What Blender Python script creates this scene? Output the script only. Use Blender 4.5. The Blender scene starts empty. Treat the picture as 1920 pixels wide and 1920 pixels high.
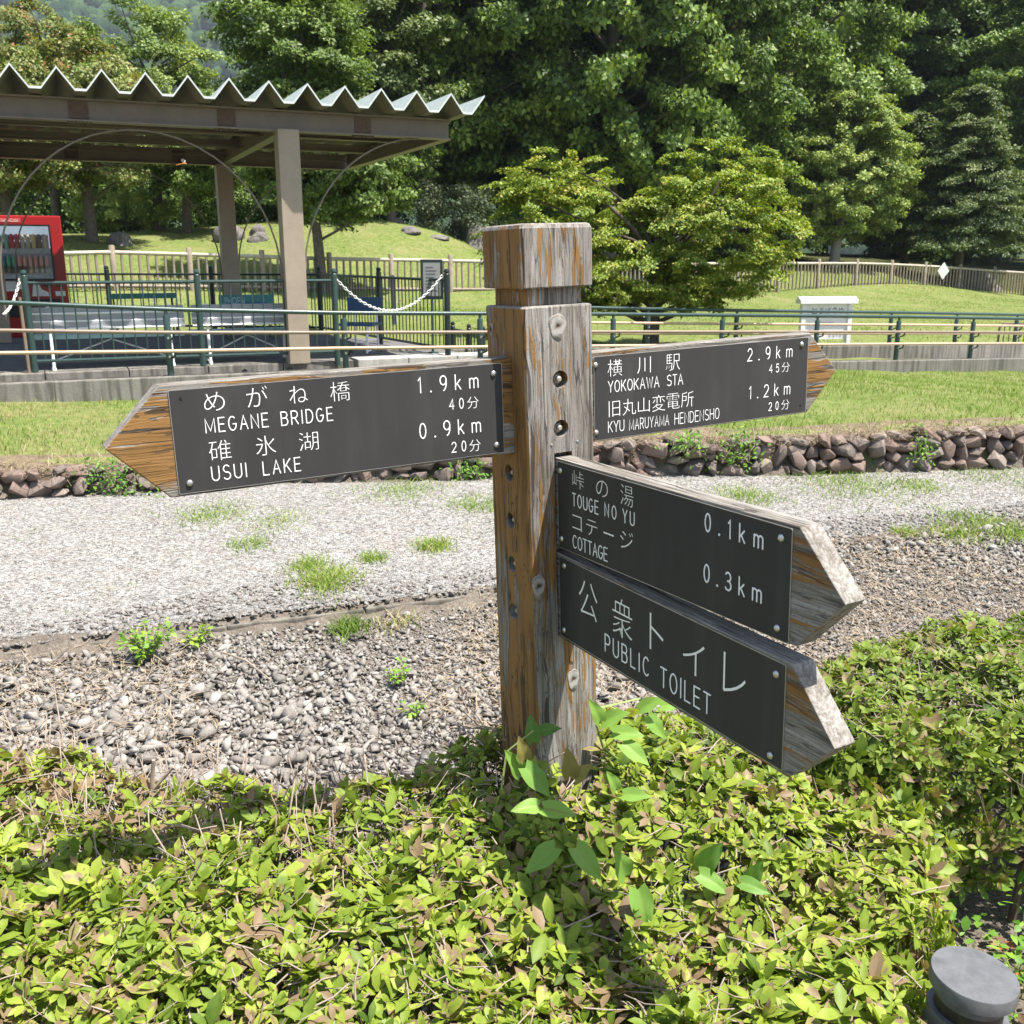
import bpy, bmesh, math, random
import numpy as np
from mathutils import Vector, Matrix
S = bpy.context.scene
COL = S.collection
R = math.radians
HAZE = 0.0002
rng = np.random.default_rng(7)
random.seed(7)

# ------------------------------------------------------------------ camera
EYE = 1.7
PITCH = R(14.3377)
FPX = 1872.05            # focal length in pixels of the 1920 px photograph
cam = bpy.data.cameras.new('camera')
cam_o = bpy.data.objects.new('camera', cam); COL.objects.link(cam_o)
cam.sensor_width = 36.0
cam.lens = 36.0 * FPX / 1920
cam.clip_start = 0.05; cam.clip_end = 3000
cam_o.location = (0, 0, EYE)
cam_o.rotation_euler = (math.pi / 2 - PITCH, 0, 0)
cam.dof.use_dof = True; cam.dof.focus_distance = 1.95; cam.dof.aperture_fstop = 20
S.camera = cam_o
S.render.resolution_x = S.render.resolution_y = 1024

# ------------------------------------------------------------------ light
SUN = Vector((0.37, -0.16, 1.0)).normalized()
W = bpy.data.worlds.new('World'); S.world = W; W.use_nodes = True
nt = W.node_tree
sky = nt.nodes.new('ShaderNodeTexSky'); sky.sky_type = 'NISHITA'; sky.sun_disc = False
sky.sun_elevation = math.asin(SUN.z); sky.sun_rotation = math.atan2(SUN.x, SUN.y)
sky.air_density = 1.2; sky.dust_density = 1.5
bg = nt.nodes['Background']; bg.inputs['Strength'].default_value = 0.085
nt.links.new(sky.outputs[0], bg.inputs['Color'])
sl = bpy.data.lights.new('sun', 'SUN'); sl.energy = 5.0; sl.angle = R(0.53); sl.color = (1.0, 0.95, 0.87)
so = bpy.data.objects.new('sun', sl); COL.objects.link(so)
so.rotation_euler = SUN.to_track_quat('Z', 'Y').to_euler()
S.view_settings.view_transform = 'Standard'; S.view_settings.look = 'None'
S.view_settings.exposure = 1.42; S.view_settings.gamma = 1.0
S.render.engine = 'CYCLES'
S.cycles.max_bounces = 8; S.cycles.diffuse_bounces = 3; S.cycles.transmission_bounces = 4
S.cycles.volume_bounces = 0; S.cycles.use_denoising = True
S.cycles.caustics_reflective = False; S.cycles.caustics_refractive = False

# ------------------------------------------------------------------ survey helpers
CF = np.array([0, math.cos(PITCH), -math.sin(PITCH)]); CU = np.array([0, math.sin(PITCH), math.cos(PITCH)]); CR = np.array([1.0, 0, 0])
EP = np.array([0, 0, EYE])
def ray(x, y): return CF + (x - 960) / FPX * CR - (y - 960) / FPX * CU
def at(x, y, Y):
    d = ray(x, y); return EP + d * Y / d[1]
def onz(x, y, z):
    d = ray(x, y); return EP + d * (z - EYE) / d[2]
def onplane(x, y, P, a):
    n = np.array([-math.sin(a), math.cos(a), 0]); d = ray(x, y)
    return EP + d * (((np.array([P[0], P[1], 0]) - EP * [1, 1, 0]) @ n) / (d @ n))

# ------------------------------------------------------------------ object helpers
def tag(o, label=None, cat=None, group=None, kind=None):
    if label: o['label'] = label
    if cat: o['category'] = cat
    if group: o['group'] = group
    if kind: o['kind'] = kind
    return o
def thing(name, label, cat, loc=(0, 0, 0), rz=0.0, group=None):
    o = bpy.data.objects.new(name, None); COL.objects.link(o)
    o.location = loc; o.rotation_euler = (0, 0, rz); o.empty_display_size = .1
    return tag(o, label, cat, group)
def link_mesh(name, me, mats, parent=None):
    o = bpy.data.objects.new(name, me); COL.objects.link(o)
    for m in (mats if isinstance(mats, (list, tuple)) else [mats]): me.materials.append(m)
    if parent is not None: o.parent = parent
    return o
def np_mesh(name, V, polys, mats, parent=None, tone=None, smooth=False, midx=None):
    """V (n,3); polys: list of int arrays each (k, sides)"""
    me = bpy.data.meshes.new(name)
    V = np.asarray(V, dtype=np.float32)
    me.vertices.add(len(V)); me.vertices.foreach_set('co', V.ravel())
    loops = np.concatenate([p.ravel() for p in polys]).astype(np.int32)
    tot = np.concatenate([np.full(len(p), p.shape[1], dtype=np.int32) for p in polys])
    st = np.concatenate([[0], np.cumsum(tot)[:-1]]).astype(np.int32)
    me.loops.add(len(loops)); me.loops.foreach_set('vertex_index', loops)
    me.polygons.add(len(tot)); me.polygons.foreach_set('loop_start', st)
    try: me.polygons.foreach_set('loop_total', tot)
    except Exception: pass
    if smooth: me.polygons.foreach_set('use_smooth', np.ones(len(tot), dtype=bool))
    if midx is not None: me.polygons.foreach_set('material_index', np.asarray(midx, dtype=np.int32))
    me.update(calc_edges=True)
    if tone is not None:
        a = me.attributes.new('tone', 'FLOAT', 'POINT'); a.data.foreach_set('value', np.asarray(tone, dtype=np.float32))
    return link_mesh(name, me, mats, parent)
class MB:
    """collects solid shapes and links them as one mesh"""
    def __init__(self): self.V = []; self.F = []; self.M = []
    def add(self, vs, fs, m=0):
        b = len(self.V); self.V += [tuple(v) for v in vs]
        self.F += [tuple(i + b for i in f) for f in fs]; self.M += [m] * len(fs); return self
    def box(self, lo, hi, m=0, T=None):
        x0, y0, z0 = lo; x1, y1, z1 = hi
        v = [(x0,y0,z0),(x1,y0,z0),(x1,y1,z0),(x0,y1,z0),(x0,y0,z1),(x1,y0,z1),(x1,y1,z1),(x0,y1,z1)]
        if T is not None: v = [tuple(T @ Vector(p)) for p in v]
        return self.add(v, [(0,3,2,1),(4,5,6,7),(0,1,5,4),(1,2,6,5),(2,3,7,6),(3,0,4,7)], m)
    def prism(self, pts, d, m=0):
        """pts: planar polygon (3D), extruded by vector d"""
        n = len(pts); d = Vector(d); p = [Vector(q) for q in pts]
        v = p + [q + d for q in p]
        return self.add(v, [tuple(range(n))[::-1], tuple(range(n, 2*n))] + [(i, (i+1) % n, n + (i+1) % n, n + i) for i in range(n)], m)
    def tube(self, pts, r, n=8, m=0, caps=True, squash=None, fix=None):
        P = [Vector(p) for p in pts]; rs = list(r) if isinstance(r, (list, tuple)) else [r] * len(P)
        keep = [i for i in range(len(P)) if i == 0 or (P[i] - P[i-1]).length > 1e-7]; P = [P[i] for i in keep]; rs = [rs[i] for i in keep]
        v = []; up = None
        for i, p in enumerate(P):
            d = ((P[min(i+1, len(P)-1)] - P[i]).normalized() + (P[i] - P[max(i-1, 0)]).normalized()).normalized()
            if fix is not None: up = Vector(fix)
            elif up is None or abs(d.dot(up)) > .95:
                up = Vector((0, 0, 1)) if abs(d.z) < .9 else Vector((1, 0, 0))
            a = d.cross(up).normalized(); b = a.cross(d).normalized(); up = b
            k = 1.0
            if 0 < i < len(P)-1:
                c = (P[i+1]-P[i]).normalized().dot((P[i]-P[i-1]).normalized()); k = 1 / max(.5, math.sqrt(max(0, (1+c)/2)))
            for j in range(n):
                t = 2*math.pi*j/n; v.append(p + (a*math.cos(t)*k + b*math.sin(t)) * rs[i])
        f = [(i*n+j, i*n+(j+1) % n, (i+1)*n+(j+1) % n, (i+1)*n+j) for i in range(len(P)-1) for j in range(n)]
        if caps: f += [tuple(range(n))[::-1], tuple(range((len(P)-1)*n, len(P)*n))]
        if squash: v = [squash(q) for q in v]
        return self.add(v, f, m)
    def lathe(self, prof, n=24, c=(0, 0, 0), m=0, T=None):
        v = []
        for r, z in prof:
            for j in range(n):
                t = 2*math.pi*j/n; p = Vector((c[0]+r*math.cos(t), c[1]+r*math.sin(t), c[2]+z))
                v.append(T @ p if T is not None else p)
        k = len(prof)
        f = [(i*n+j, i*n+(j+1) % n, (i+1)*n+(j+1) % n, (i+1)*n+j) for i in range(k-1) for j in range(n)]
        f += [tuple(range(n))[::-1], tuple(range((k-1)*n, k*n))]
        return self.add(v, f, m)
    def build(self, name, mats, parent=None, smooth=False, bevel=0, off=None):
        me = bpy.data.meshes.new(name)
        V = self.V if off is None else [(v[0]-off[0], v[1]-off[1], v[2]-off[2]) for v in self.V]
        me.from_pydata(V, [], self.F); me.polygons.foreach_set('material_index', self.M)
        bm = bmesh.new(); bm.from_mesh(me); bmesh.ops.recalc_face_normals(bm, faces=bm.faces)
        if bevel:
            bmesh.ops.bevel(bm, geom=[e for e in bm.edges if e.is_manifold and e.calc_face_angle(0) > .6], offset=bevel, segments=2, affect='EDGES', profile=.6)
        bm.to_mesh(me); bm.free()
        if smooth:
            me.polygons.foreach_set('use_smooth', [True] * len(me.polygons))
            try: me.set_sharp_from_angle(angle=R(40))
            except Exception: pass
        me.update()
        return link_mesh(name, me, mats, parent)
def copy_tree(o, parent=None):
    c = o.copy(); COL.objects.link(c); c.parent = parent
    for ch in list(o.children): copy_tree(ch, c)
    return c

# ------------------------------------------------------------------ materials
class NB:
    def __init__(self, name):
        self.m = bpy.data.materials.new(name); self.m.use_nodes = True
        self.t = self.m.node_tree; self.t.nodes.clear()
        self.out = self.t.nodes.new('ShaderNodeOutputMaterial')
    def n(self, typ, **kw):
        nd = self.t.nodes.new('ShaderNode' + typ)
        for k, v in kw.items():
            if k.startswith('i_'):
                nd.inputs[k[2:].replace('_', ' ')].default_value = v
            else: setattr(nd, k, v)
        return nd
    def l(self, a, b): self.t.links.new(a, b)
    def coord(self, scale=(1, 1, 1), which='Object'):
        tc = self.n('TexCoord'); mp = self.n('Mapping'); mp.inputs['Scale'].default_value = scale
        self.l(tc.outputs[which], mp.inputs['Vector']); return mp.outputs[0]
    def noise(self, vec, scale, detail=3, rough=.55):
        nd = self.n('TexNoise'); nd.inputs['Scale'].default_value = scale; nd.inputs['Detail'].default_value = detail
        nd.inputs['Roughness'].default_value = rough
        if vec is not None: self.l(vec, nd.inputs['Vector'])
        return nd.outputs['Fac']
    def vor(self, vec, scale, out='Color', feature='F1'):
        nd = self.n('TexVoronoi'); nd.feature = feature; nd.inputs['Scale'].default_value = scale
        self.l(vec, nd.inputs['Vector']); return nd.outputs[out]
    def ramp(self, fac, stops, interp='LINEAR'):
        nd = self.n('ValToRGB'); cr = nd.color_ramp; cr.interpolation = interp
        while len(cr.elements) < len(stops): cr.elements.new(.5)
        for e, (p, c) in zip(cr.elements, stops):
            e.position = p; e.color = (*c, 1) if not isinstance(c, (int, float)) else (c, c, c, 1)
        self.l(fac, nd.inputs[0]); return nd.outputs[0]
    def math(self, op, a, b=0.0, c=None, clamp=False):
        nd = self.n('Math', operation=op, use_clamp=clamp)
        for i, v in enumerate((a, b) if c is None else (a, b, c)):
            if isinstance(v, (int, float)): nd.inputs[i].default_value = v
            else: self.l(v, nd.inputs[i])
        return nd.outputs[0]
    def mix(self, f, a, b, mode='MIX'):
        nd = self.n('MixRGB', blend_type=mode)
        for i, v in enumerate((f, a, b)):
            if isinstance(v, (int, float)): nd.inputs[i].default_value = v
            elif isinstance(v, tuple): nd.inputs[i].default_value = (*v, 1)
            else: self.l(v, nd.inputs[i])
        return nd.outputs[0]
    def attr(self, name='tone'):
        nd = self.n('Attribute'); nd.attribute_name = name; return nd.outputs['Fac']
    def bump(self, h, strength=.3, dist=.01):
        nd = self.n('Bump'); nd.inputs['Strength'].default_value = strength; nd.inputs['Distance'].default_value = dist
        self.l(h, nd.inputs['Height']); return nd.outputs[0]
    def bsdf(self, color, rough=.7, metal=0.0, bump=None, spec=.5, trans=None, trans_f=.35):
        p = self.n('BsdfPrincipled')
        for k, v in (('Base Color', color), ('Roughness', rough), ('Metallic', metal)):
            if isinstance(v, (int, float)): p.inputs[k].default_value = v
            elif isinstance(v, tuple): p.inputs[k].default_value = (*v, 1)
            else: self.l(v, p.inputs[k])
        p.inputs['Specular IOR Level'].default_value = spec
        if bump is not None: self.l(bump, p.inputs['Normal'])
        o = p.outputs[0]
        if trans is not None:
            tr = self.n('BsdfTranslucent'); mx = self.n('MixShader'); mx.inputs[0].default_value = trans_f
            if isinstance(trans, tuple): tr.inputs[0].default_value = (*trans, 1)
            else: self.l(trans, tr.inputs[0])
            self.l(o, mx.inputs[1]); self.l(tr.outputs[0], mx.inputs[2]); o = mx.outputs[0]
        self.l(o, self.out.inputs['Surface']); return self.m

def simple(name, col, rough=.6, metal=0., var=.12, scale=6., spec=.5, bump=.0):
    b = NB(name); v = b.coord(); n = b.noise(v, scale, 5); n2 = b.noise(v, scale*9, 3)
    f = b.math('ADD', b.math('MULTIPLY', n, .7), b.math('MULTIPLY', n2, .3))
    c = b.ramp(f, [(.25, tuple(x*(1-var*1.6) for x in col)), (.55, col), (.8, tuple(min(1, x*(1+var)) for x in col))])
    return b.bsdf(c, rough, metal, b.bump(n2, bump, .004) if bump else None, spec)

def leaf_mat(name, dark, mid, light, alt=None, trans_f=.35, rough=.45, spec=.4, mott=0):
    """tone 0..1 goes dark to light, above 1 the alternative colour"""
    b = NB(name); t = b.attr(); v = b.coord()
    t = b.math('ADD', t, b.math('MULTIPLY', b.math('SUBTRACT', b.noise(v, mott, 3), .5), .55)) if mott else t
    c = b.ramp(b.math('MULTIPLY', t, .5), [(0.0, dark), (.25, mid), (.47, light)] + ([(.53, alt), (.95, alt)] if alt else []))
    tr = b.mix(1.0, c, (1.25, 1.3, .55), 'MULTIPLY')
    return b.bsdf(c, rough, 0, None, spec, tr, trans_f)

def wood_mat(name, axis, paint_bias=0.0, left_bias=0.0, paint=(.235, .125, .042), gray=1.0, seed=0.0, edge_bias=0.0):
    b = NB(name)
    def co(k, along):
        s = [k, k, k]; s[axis] = k * along
        tc = b.n('TexCoord'); mp = b.n('Mapping'); mp.inputs['Scale'].default_value = s; mp.inputs['Location'].default_value = (seed, seed*1.7, seed*.6)
        b.l(tc.outputs['Object'], mp.inputs['Vector']); return mp.outputs[0]
    warp = b.noise(co(1, .25), 9, 2)
    def wv(k, along, amt):
        base = co(k, along); vm = b.n('VectorMath', operation='ADD'); cx = b.n('CombineXYZ')
        w = b.math('MULTIPLY', b.math('SUBTRACT', warp, .5), amt)
        for i in range(3):
            if i != axis: b.l(w, cx.inputs[i])
        b.l(base, vm.inputs[0]); b.l(cx.outputs[0], vm.inputs[1]); return vm.outputs[0]
    fine = b.noise(wv(1, .02, .05), 260, 4, .65)
    med = b.noise(wv(1, .035, .06), 80, 4, .6)
    big = b.noise(co(1, .3), 12, 3)
    ck = b.noise(wv(1, .018, .06), 34, 2, .5)
    ckm = b.math('LESS_THAN', b.math('ABSOLUTE', b.math('SUBTRACT', ck, .5)), b.math('MULTIPLY', b.math('SUBTRACT', b.noise(co(1, .4), 16, 2), .42), .10))
    ck2 = b.noise(wv(1, .012, .1), 105, 2, .5)
    ckm2 = b.math('LESS_THAN', b.math('ABSOLUTE', b.math('SUBTRACT', ck2, .47)), b.math('MULTIPLY', b.math('SUBTRACT', b.noise(co(1, .5), 22, 2), .40), .14))
    g = b.math('ADD', b.math('MULTIPLY', fine, .45), b.math('ADD', b.math('MULTIPLY', med, .35), b.math('MULTIPLY', big, .2)))
    gc = b.ramp(g, [(.36, (.06*gray, .05*gray, .041*gray)), (.44, (.145*gray, .128*gray, .108*gray)), (.52, (.255*gray, .235*gray, .21*gray)), (.66, (.41*gray, .405*gray, .39*gray))])
    blot = b.ramp(b.noise(co(1, .16), 10, 4, .6), [(.40, 0.0), (.62, .65)]); gc = b.mix(blot, gc, b.mix(.55, gc, (.12, .10, .085)))
    # moss / dirt freckles
    sp = b.noise(co(1, .7), 300, 2); gc = b.mix(b.math('MULTIPLY', b.math('LESS_THAN', sp, .37), .55), gc, (.10, .095, .06))
    tc = b.n('TexCoord'); sx = b.n('SeparateXYZ'); b.l(tc.outputs['Normal'], sx.inputs[0])
    lf = b.math('MAXIMUM', b.math('MULTIPLY', sx.outputs[0], -1.0), 0.0)
    topn = b.math('MAXIMUM', sx.outputs[2], 0.0)
    pn = b.noise(wv(1, .12, .04), 26, 4, .6); pn2 = b.noise(wv(1, .05, .05), 120, 3, .6); pn3 = b.noise(co(1, .35), 7, 2)
    pv = b.math('ADD', b.math('MULTIPLY', pn, .38), b.math('ADD', b.math('MULTIPLY', pn2, .42), b.math('MULTIPLY', pn3, .38)))
    pv = b.math('ADD', pv, paint_bias)
    pv = b.math('ADD', pv, b.math('MULTIPLY', lf, left_bias)); pv = b.math('SUBTRACT', pv, b.math('MULTIPLY', topn, .3))
    pm = b.ramp(pv, [(.602, 0.0), (.618, 1.0)])
    pc = b.ramp(b.math('ADD', b.math('MULTIPLY', med, .6), b.math('MULTIPLY', big, .4)), [(.35, tuple(x*.55 for x in paint)), (.5, paint), (.68, tuple(x*1.2 for x in paint))])
    c = b.mix(pm, gc, pc)
    crack = b.math('MULTIPLY', b.math('MAXIMUM', ckm, b.math('MULTIPLY', ckm2, .75)), b.math('SUBTRACT', 1.0, b.math('MULTIPLY', b.math('ABSOLUTE', sx.outputs[axis]), 1.25), clamp=True) if False else b.math('MAXIMUM', b.math('SUBTRACT', 1.0, b.math('MULTIPLY', b.math('ABSOLUTE', sx.outputs[axis]), 1.3)), 0.0))
    c = b.mix(b.math('MULTIPLY', crack, .8), c, (.03, .025, .02))
    h = b.math('SUBTRACT', b.math('ADD', b.math('MULTIPLY', fine, .6), b.math('ADD', b.math('MULTIPLY', med, .5), b.math('MULTIPLY', pm, .35))), b.math('MULTIPLY', crack, 1.2))
    return b.bsdf(c, .85, 0, b.bump(h, .75, .003), .25)

M = {}
M['post'] = wood_mat('weathered_post_wood', 2, -.018, .105, seed=3.1)
M['board_orange'] = wood_mat('orange_board_wood', 0, .025, .1, seed=9.3)
M['board_patchy'] = wood_mat('patchy_board_wood', 0, .0, .1, seed=5.2)
M['board_gray'] = wood_mat('gray_board_wood', 0, -.05, .1, gray=.95, seed=1.7)
def plate_mat():
    b = NB('anodised_plate'); v = b.coord(); n = b.noise(v, 5, 4); st = b.noise(b.coord((6, 6, 1.2)), 9, 3)
    c = b.ramp(b.math('ADD', b.math('MULTIPLY', n, .6), b.math('MULTIPLY', st, .4)), [(.3, (.021, .0195, .0192)), (.6, (.028, .0262, .0258)), (.75, (.037, .035, .0345))])
    wk = b.ramp(b.noise(b.coord((12, 12, 1.6)), 1.6, 4, .55), [(.48, 0.0), (.78, .3)]); c = b.mix(wk, c, (.075, .071, .068))
    sc2 = b.math('LESS_THAN', b.math('ABSOLUTE', b.math('SUBTRACT', b.noise(b.coord((3, 3, 30)), 4, 3), .5)), .004); c = b.mix(b.math('MULTIPLY', sc2, .0), c, (.14, .135, .13))
    sp = b.math('LESS_THAN', b.noise(v, 240, 2), .24)
    c = b.mix(b.math('MULTIPLY', sp, .5), c, (.2, .19, .18))
    r = b.ramp(n, [(.3, .68), (.7, .80)])
    return b.bsdf(c, r, .0, None, .5)
M['plate'] = plate_mat()
M['plate_edge'] = simple('plate_bare_edge', (.62, .61, .60), .35, .8, .1, 40)
M['letter'] = simple('white_engraved_paint', (.82, .82, .80), .6, 0, .05, 60)
M['steel'] = simple('bright_steel', (.60, .59, .57), .32, .9, .15, 90)
M['old_steel'] = simple('weathered_bolt_steel', (.42, .38, .32), .55, .55, .3, 120)
def conc(name, col, stain=.5):
    b = NB(name); v = b.coord(); n = b.noise(v, 2.2, 6, .65); f = b.noise(v, 60, 4); dr = b.noise(b.coord((5, 5, .35)), 3, 4, .6)
    c = b.ramp(b.math('ADD', b.math('MULTIPLY', n, .6), b.math('MULTIPLY', f, .4)), [(.3, tuple(x*.7 for x in col)), (.5, col), (.72, tuple(min(1, x*1.25) for x in col))])
    c = b.mix(b.math('MULTIPLY', b.ramp(dr, [(.42, 0.0), (.62, 1.0)]), stain), c, tuple(x*.38 for x in col))
    return b.bsdf(c, .9, 0, b.bump(f, .3, .01), .2)
M['concrete'] = conc('old_stained_concrete', (.20, .187, .165), .8)
M['concrete_pale'] = conc('pale_concrete', (.40, .38, .35), .25)
M['platform'] = conc('platform_asphalt', (.13, .13, .13), .3)
M['green_steel'] = simple('dark_green_painted_steel', (.030, .062, .058), .32, 0, .18, 20)
M['black_steel'] = simple('blackish_green_steel', (.012, .022, .022), .4, 0, .18, 20)
M['tan_rail'] = simple('tan_resin_rail', (.46, .33, .23), .5, 0, .12, 12)
M['brown_rail'] = simple('brown_resin_rail', (.22, .165, .125), .5, 0, .14, 12)
M['shelter_steel'] = simple('brown_grey_shelter_paint', (.165, .135, .112), .5, 0, .14, 5)
M['shelter_pale'] = simple('pale_brown_shelter_paint', (.31, .25, .195), .5, 0, .14, 5)
def roof_mat():
    b = NB('folded_roof_sheet'); v = b.coord(); n = b.noise(b.coord((1, 8, 8)), 3, 4); f = b.noise(v, 30, 4)
    c = b.ramp(b.math('ADD', b.math('MULTIPLY', n, .6), b.math('MULTIPLY', f, .4)), [(.3, (.22, .25, .23)), (.55, (.31, .345, .32)), (.75, (.38, .41, .385))])
    return b.bsdf(c, .55, .0, None, .4)
M['roof'] = roof_mat()
M['roof_edge'] = simple('roof_cut_edge', (.55, .59, .57), .5, 0, .08, 20)
M['fence_wood'] = simple('grey_imitation_log', (.27, .22, .175), .8, 0, .25, 7, .2, .2)
M['fence_pale'] = simple('pale_imitation_log', (.42, .37, .31), .8, 0, .25, 7, .2, .2)
M['white'] = simple('white_paint', (.80, .80, .79), .45, 0, .06, 8)
M['chain'] = simple('white_plastic_chain', (.78, .78, .76), .4, 0, .05, 30)
M['shade_grey_slat'] = simple('shade_grey_bench_slat', (.30, .31, .335), .45, 0, .06, 12)  # grey colour carries the shade on the upright faces of white slats
M['blue_seat'] = simple('pale_blue_bench_seat', (.34, .55, .62), .4, 0, .08, 12)
M['teal'] = simple('teal_bench_panel', (.045, .23, .23), .4, 0, .1, 5)
M['navy'] = simple('navy_bench_panel', (.028, .075, .16), .4, 0, .1, 5)
M['wordblue'] = simple('blue_print', (.02, .12, .25), .5, 0, .05, 5)
M['wordpale'] = simple('faded_print', (.42, .55, .60), .5, 0, .1, 25)
M['red'] = simple('vending_red', (.36, .012, .016), .3, 0, .08, 3)
M['black'] = simple('black_plastic', (.014, .014, .016), .4, 0, .1, 8)
M['darkbrown'] = simple('dark_brown_wood', (.07, .035, .025), .6, 0, .2, 8)
M['ink'] = simple('black_ink', (.03, .03, .035), .6, 0, .05, 8)
M['paper'] = simple('faded_paper', (.50, .50, .49), .7, 0, .1, 20)
M['bollard'] = simple('grey_aluminium_bollard', (.105, .106, .110), .5, .1, .28, 45)
M['rock'] = conc('boulder_rock', (.17, .155, .145), .6)
M['rust'] = simple('rusty_splice_plate', (.11, .075, .055), .7, 0, .3, 20)
M['roof_under'] = simple('roof_underside', (.17, .15, .125), .6, 0, .12, 6)
M['bark'] = simple('grey_brown_bark', (.12, .10, .085), .9, 0, .35, 9, .1, .6)
M['bark_pale'] = simple('pale_grey_bark', (.27, .25, .23), .9, 0, .3, 9, .1, .6)
M['twig'] = simple('grey_twig', (.30, .24, .19), .8, 0, .3, 30, .2)
M['twig_dark'] = simple('dark_twig', (.13, .095, .07), .8, 0, .3, 30, .2)
M['dry'] = simple('dry_straw', (.30, .235, .155), .85, 0, .3, 12, .1)
# ================================================================== setting: terrain
AX = R(24.0)                                   # direction of platform, handrails and shelter
UX = np.array([math.cos(AX), math.sin(AX), 0]); VX = np.array([-math.sin(AX), math.cos(AX), 0])
RP = np.array([-3.63, 10.53, 0])               # a point under the near handrail
PLAT = 0.53                                    # platform level
def kerb_y(x): return np.interp(x, [-9, -2.18, -.11, 2.01, 3.19, 14], [1.6, 3.95, 4.71, 5.64, 5.98, 8.4])
def bed_z(x, y):
    d = np.maximum(kerb_y(x) - y, 0); k = np.clip((x - .2) / 1.2, 0, 1)
    return (.045 + .05 * k) * np.exp(-d / (.10 + .45 * k))
def wall_y(x): return np.interp(x, [-12, -3.46, -1.79, 1.36, 3.98, 16], [3.6, 6.55, 7.13, 7.31, 7.6, 9.2])
def P3(p, d=0): return tuple(p)
ctrl = [at(0, 866, 6.8), at(450, 850, 7.3), at(1130, 815, 7.5), at(1430, 811, 7.65), at(1911, 787, 7.95)]
RQ = RP - VX * .22
ctrl += [onplane(x, y, RQ, AX) for x, y in ((0, 758), (300, 752), (1500, 692), (1700, 699), (1910, 698))]
ctrl += [at(1220, 655, 15.6), at(1583, 664, 16.4), at(1900, 662, 18.5), at(1100, 640, 16.5), at(890, 640, 14.6), at(870, 590, 19)]
ctrl += [at(217, 545, 25), at(495, 546, 27.3), at(843, 549, 29.7), at(1150, 548, 34), at(1532, 541, 40), at(1918, 554, 47), at(1700, 600, 26), at(1250, 580, 25)]
ctrl += [at(690, 416, 35), at(760, 424, 35), at(850, 448, 35), at(905, 474, 35.5), at(600, 424, 34.6), at(520, 436, 34), at(430, 448, 33.5), at(300, 462, 32), at(180, 446, 31), at(0, 455, 30)]
ctrl += [at(690, 430, 44), at(300, 440, 42), at(1000, 500, 44), at(1600, 499, 47), at(1300, 495, 46), at(1900, 512, 53)]
ctrl += [np.array(p, float) for p in ((-14, 8, .4), (-16, 20, .9), (14, 10, .2), (26, 22, .3), (-30, 50, 2.2), (40, 60, 1.), (0, 70, 2.), (-40, 20, 1.2), (50, 30, .4), (-60, 80, 2.5), (60, 90, 1.5), (0, 100, 2.), (-20, 3, .4), (20, 4, .2), (-8, 16, .5), (-3, 14, .45), (-60, 5, .8), (70, 5, .3))]
ctrl = np.array(ctrl)
def tps(d): return np.where(d > 1e-9, d * d * np.log(np.maximum(d, 1e-9)), 0)
_C = ctrl[:, :2]; _n = len(_C)
_K = tps(np.linalg.norm(_C[:, None] - _C[None], axis=2)) + np.eye(_n) * .06
_P = np.c_[np.ones(_n), _C]
_w = np.linalg.solve(np.block([[_K, _P], [_P.T, np.zeros((3, 3))]]), np.r_[ctrl[:, 2], np.zeros(3)])
def lawn_z(x, y):
    x = np.atleast_1d(np.asarray(x, float)); y = np.atleast_1d(np.asarray(y, float))
    cx, cy = np.clip(x, -60, 65), np.clip(y, 3, 98)
    d = np.hypot(cx[:, None] - _C[None, :, 0], cy[:, None] - _C[None, :, 1])
    return tps(d) @ _w[:_n] + _w[_n] + _w[_n+1] * cx + _w[_n+2] * cy
def vnoise(x, y, s, seed=0):
    """cheap smooth value noise, about -1..1"""
    r = np.random.default_rng(seed); t = 0
    for k in range(6):
        a, p = r.uniform(0, 6.28, 2); f = s * r.uniform(.6, 1.7)
        t = t + np.sin((x * math.cos(a) + y * math.sin(a)) * f + p)
    return t / 3.0
def ground_z(x, y):
    x = np.atleast_1d(np.asarray(x, float)); y = np.atleast_1d(np.asarray(y, float))
    z = np.where(y < kerb_y(x), bed_z(x, y), .09)
    w = wall_y(x)
    L = lawn_z(x, y) + .012 * vnoise(x, y, 5, 3)
    t = np.clip((y - w - .02) / .16, 0, 1)
    return z * (1 - t) + L * t
xs = np.concatenate([-np.geomspace(900, 9.2, 26), np.arange(-9, 14.01, .16), np.geomspace(14.4, 900, 26)])
ys = np.concatenate([-np.geomspace(300, 3.2, 14), np.arange(-3, 18, .11), np.arange(18, 60, .5), np.geomspace(61, 1600, 24)])
GX, GY = np.meshgrid(xs, ys); gx, gy = GX.ravel(), GY.ravel()
gz = ground_z(gx, gy)
zone = np.where(gy > wall_y(gx) + .08, 1.0, 0.0)
zone = np.where((gy > 42 + .25 * gx.clip(0, 40)) & (gy < 400), 2.0, zone)
ny, nx = GX.shape
I = np.arange(ny * nx).reshape(ny, nx)
quads = np.stack([I[:-1, :-1], I[:-1, 1:], I[1:, 1:], I[1:, :-1]], -1).reshape(-1, 4)
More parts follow.
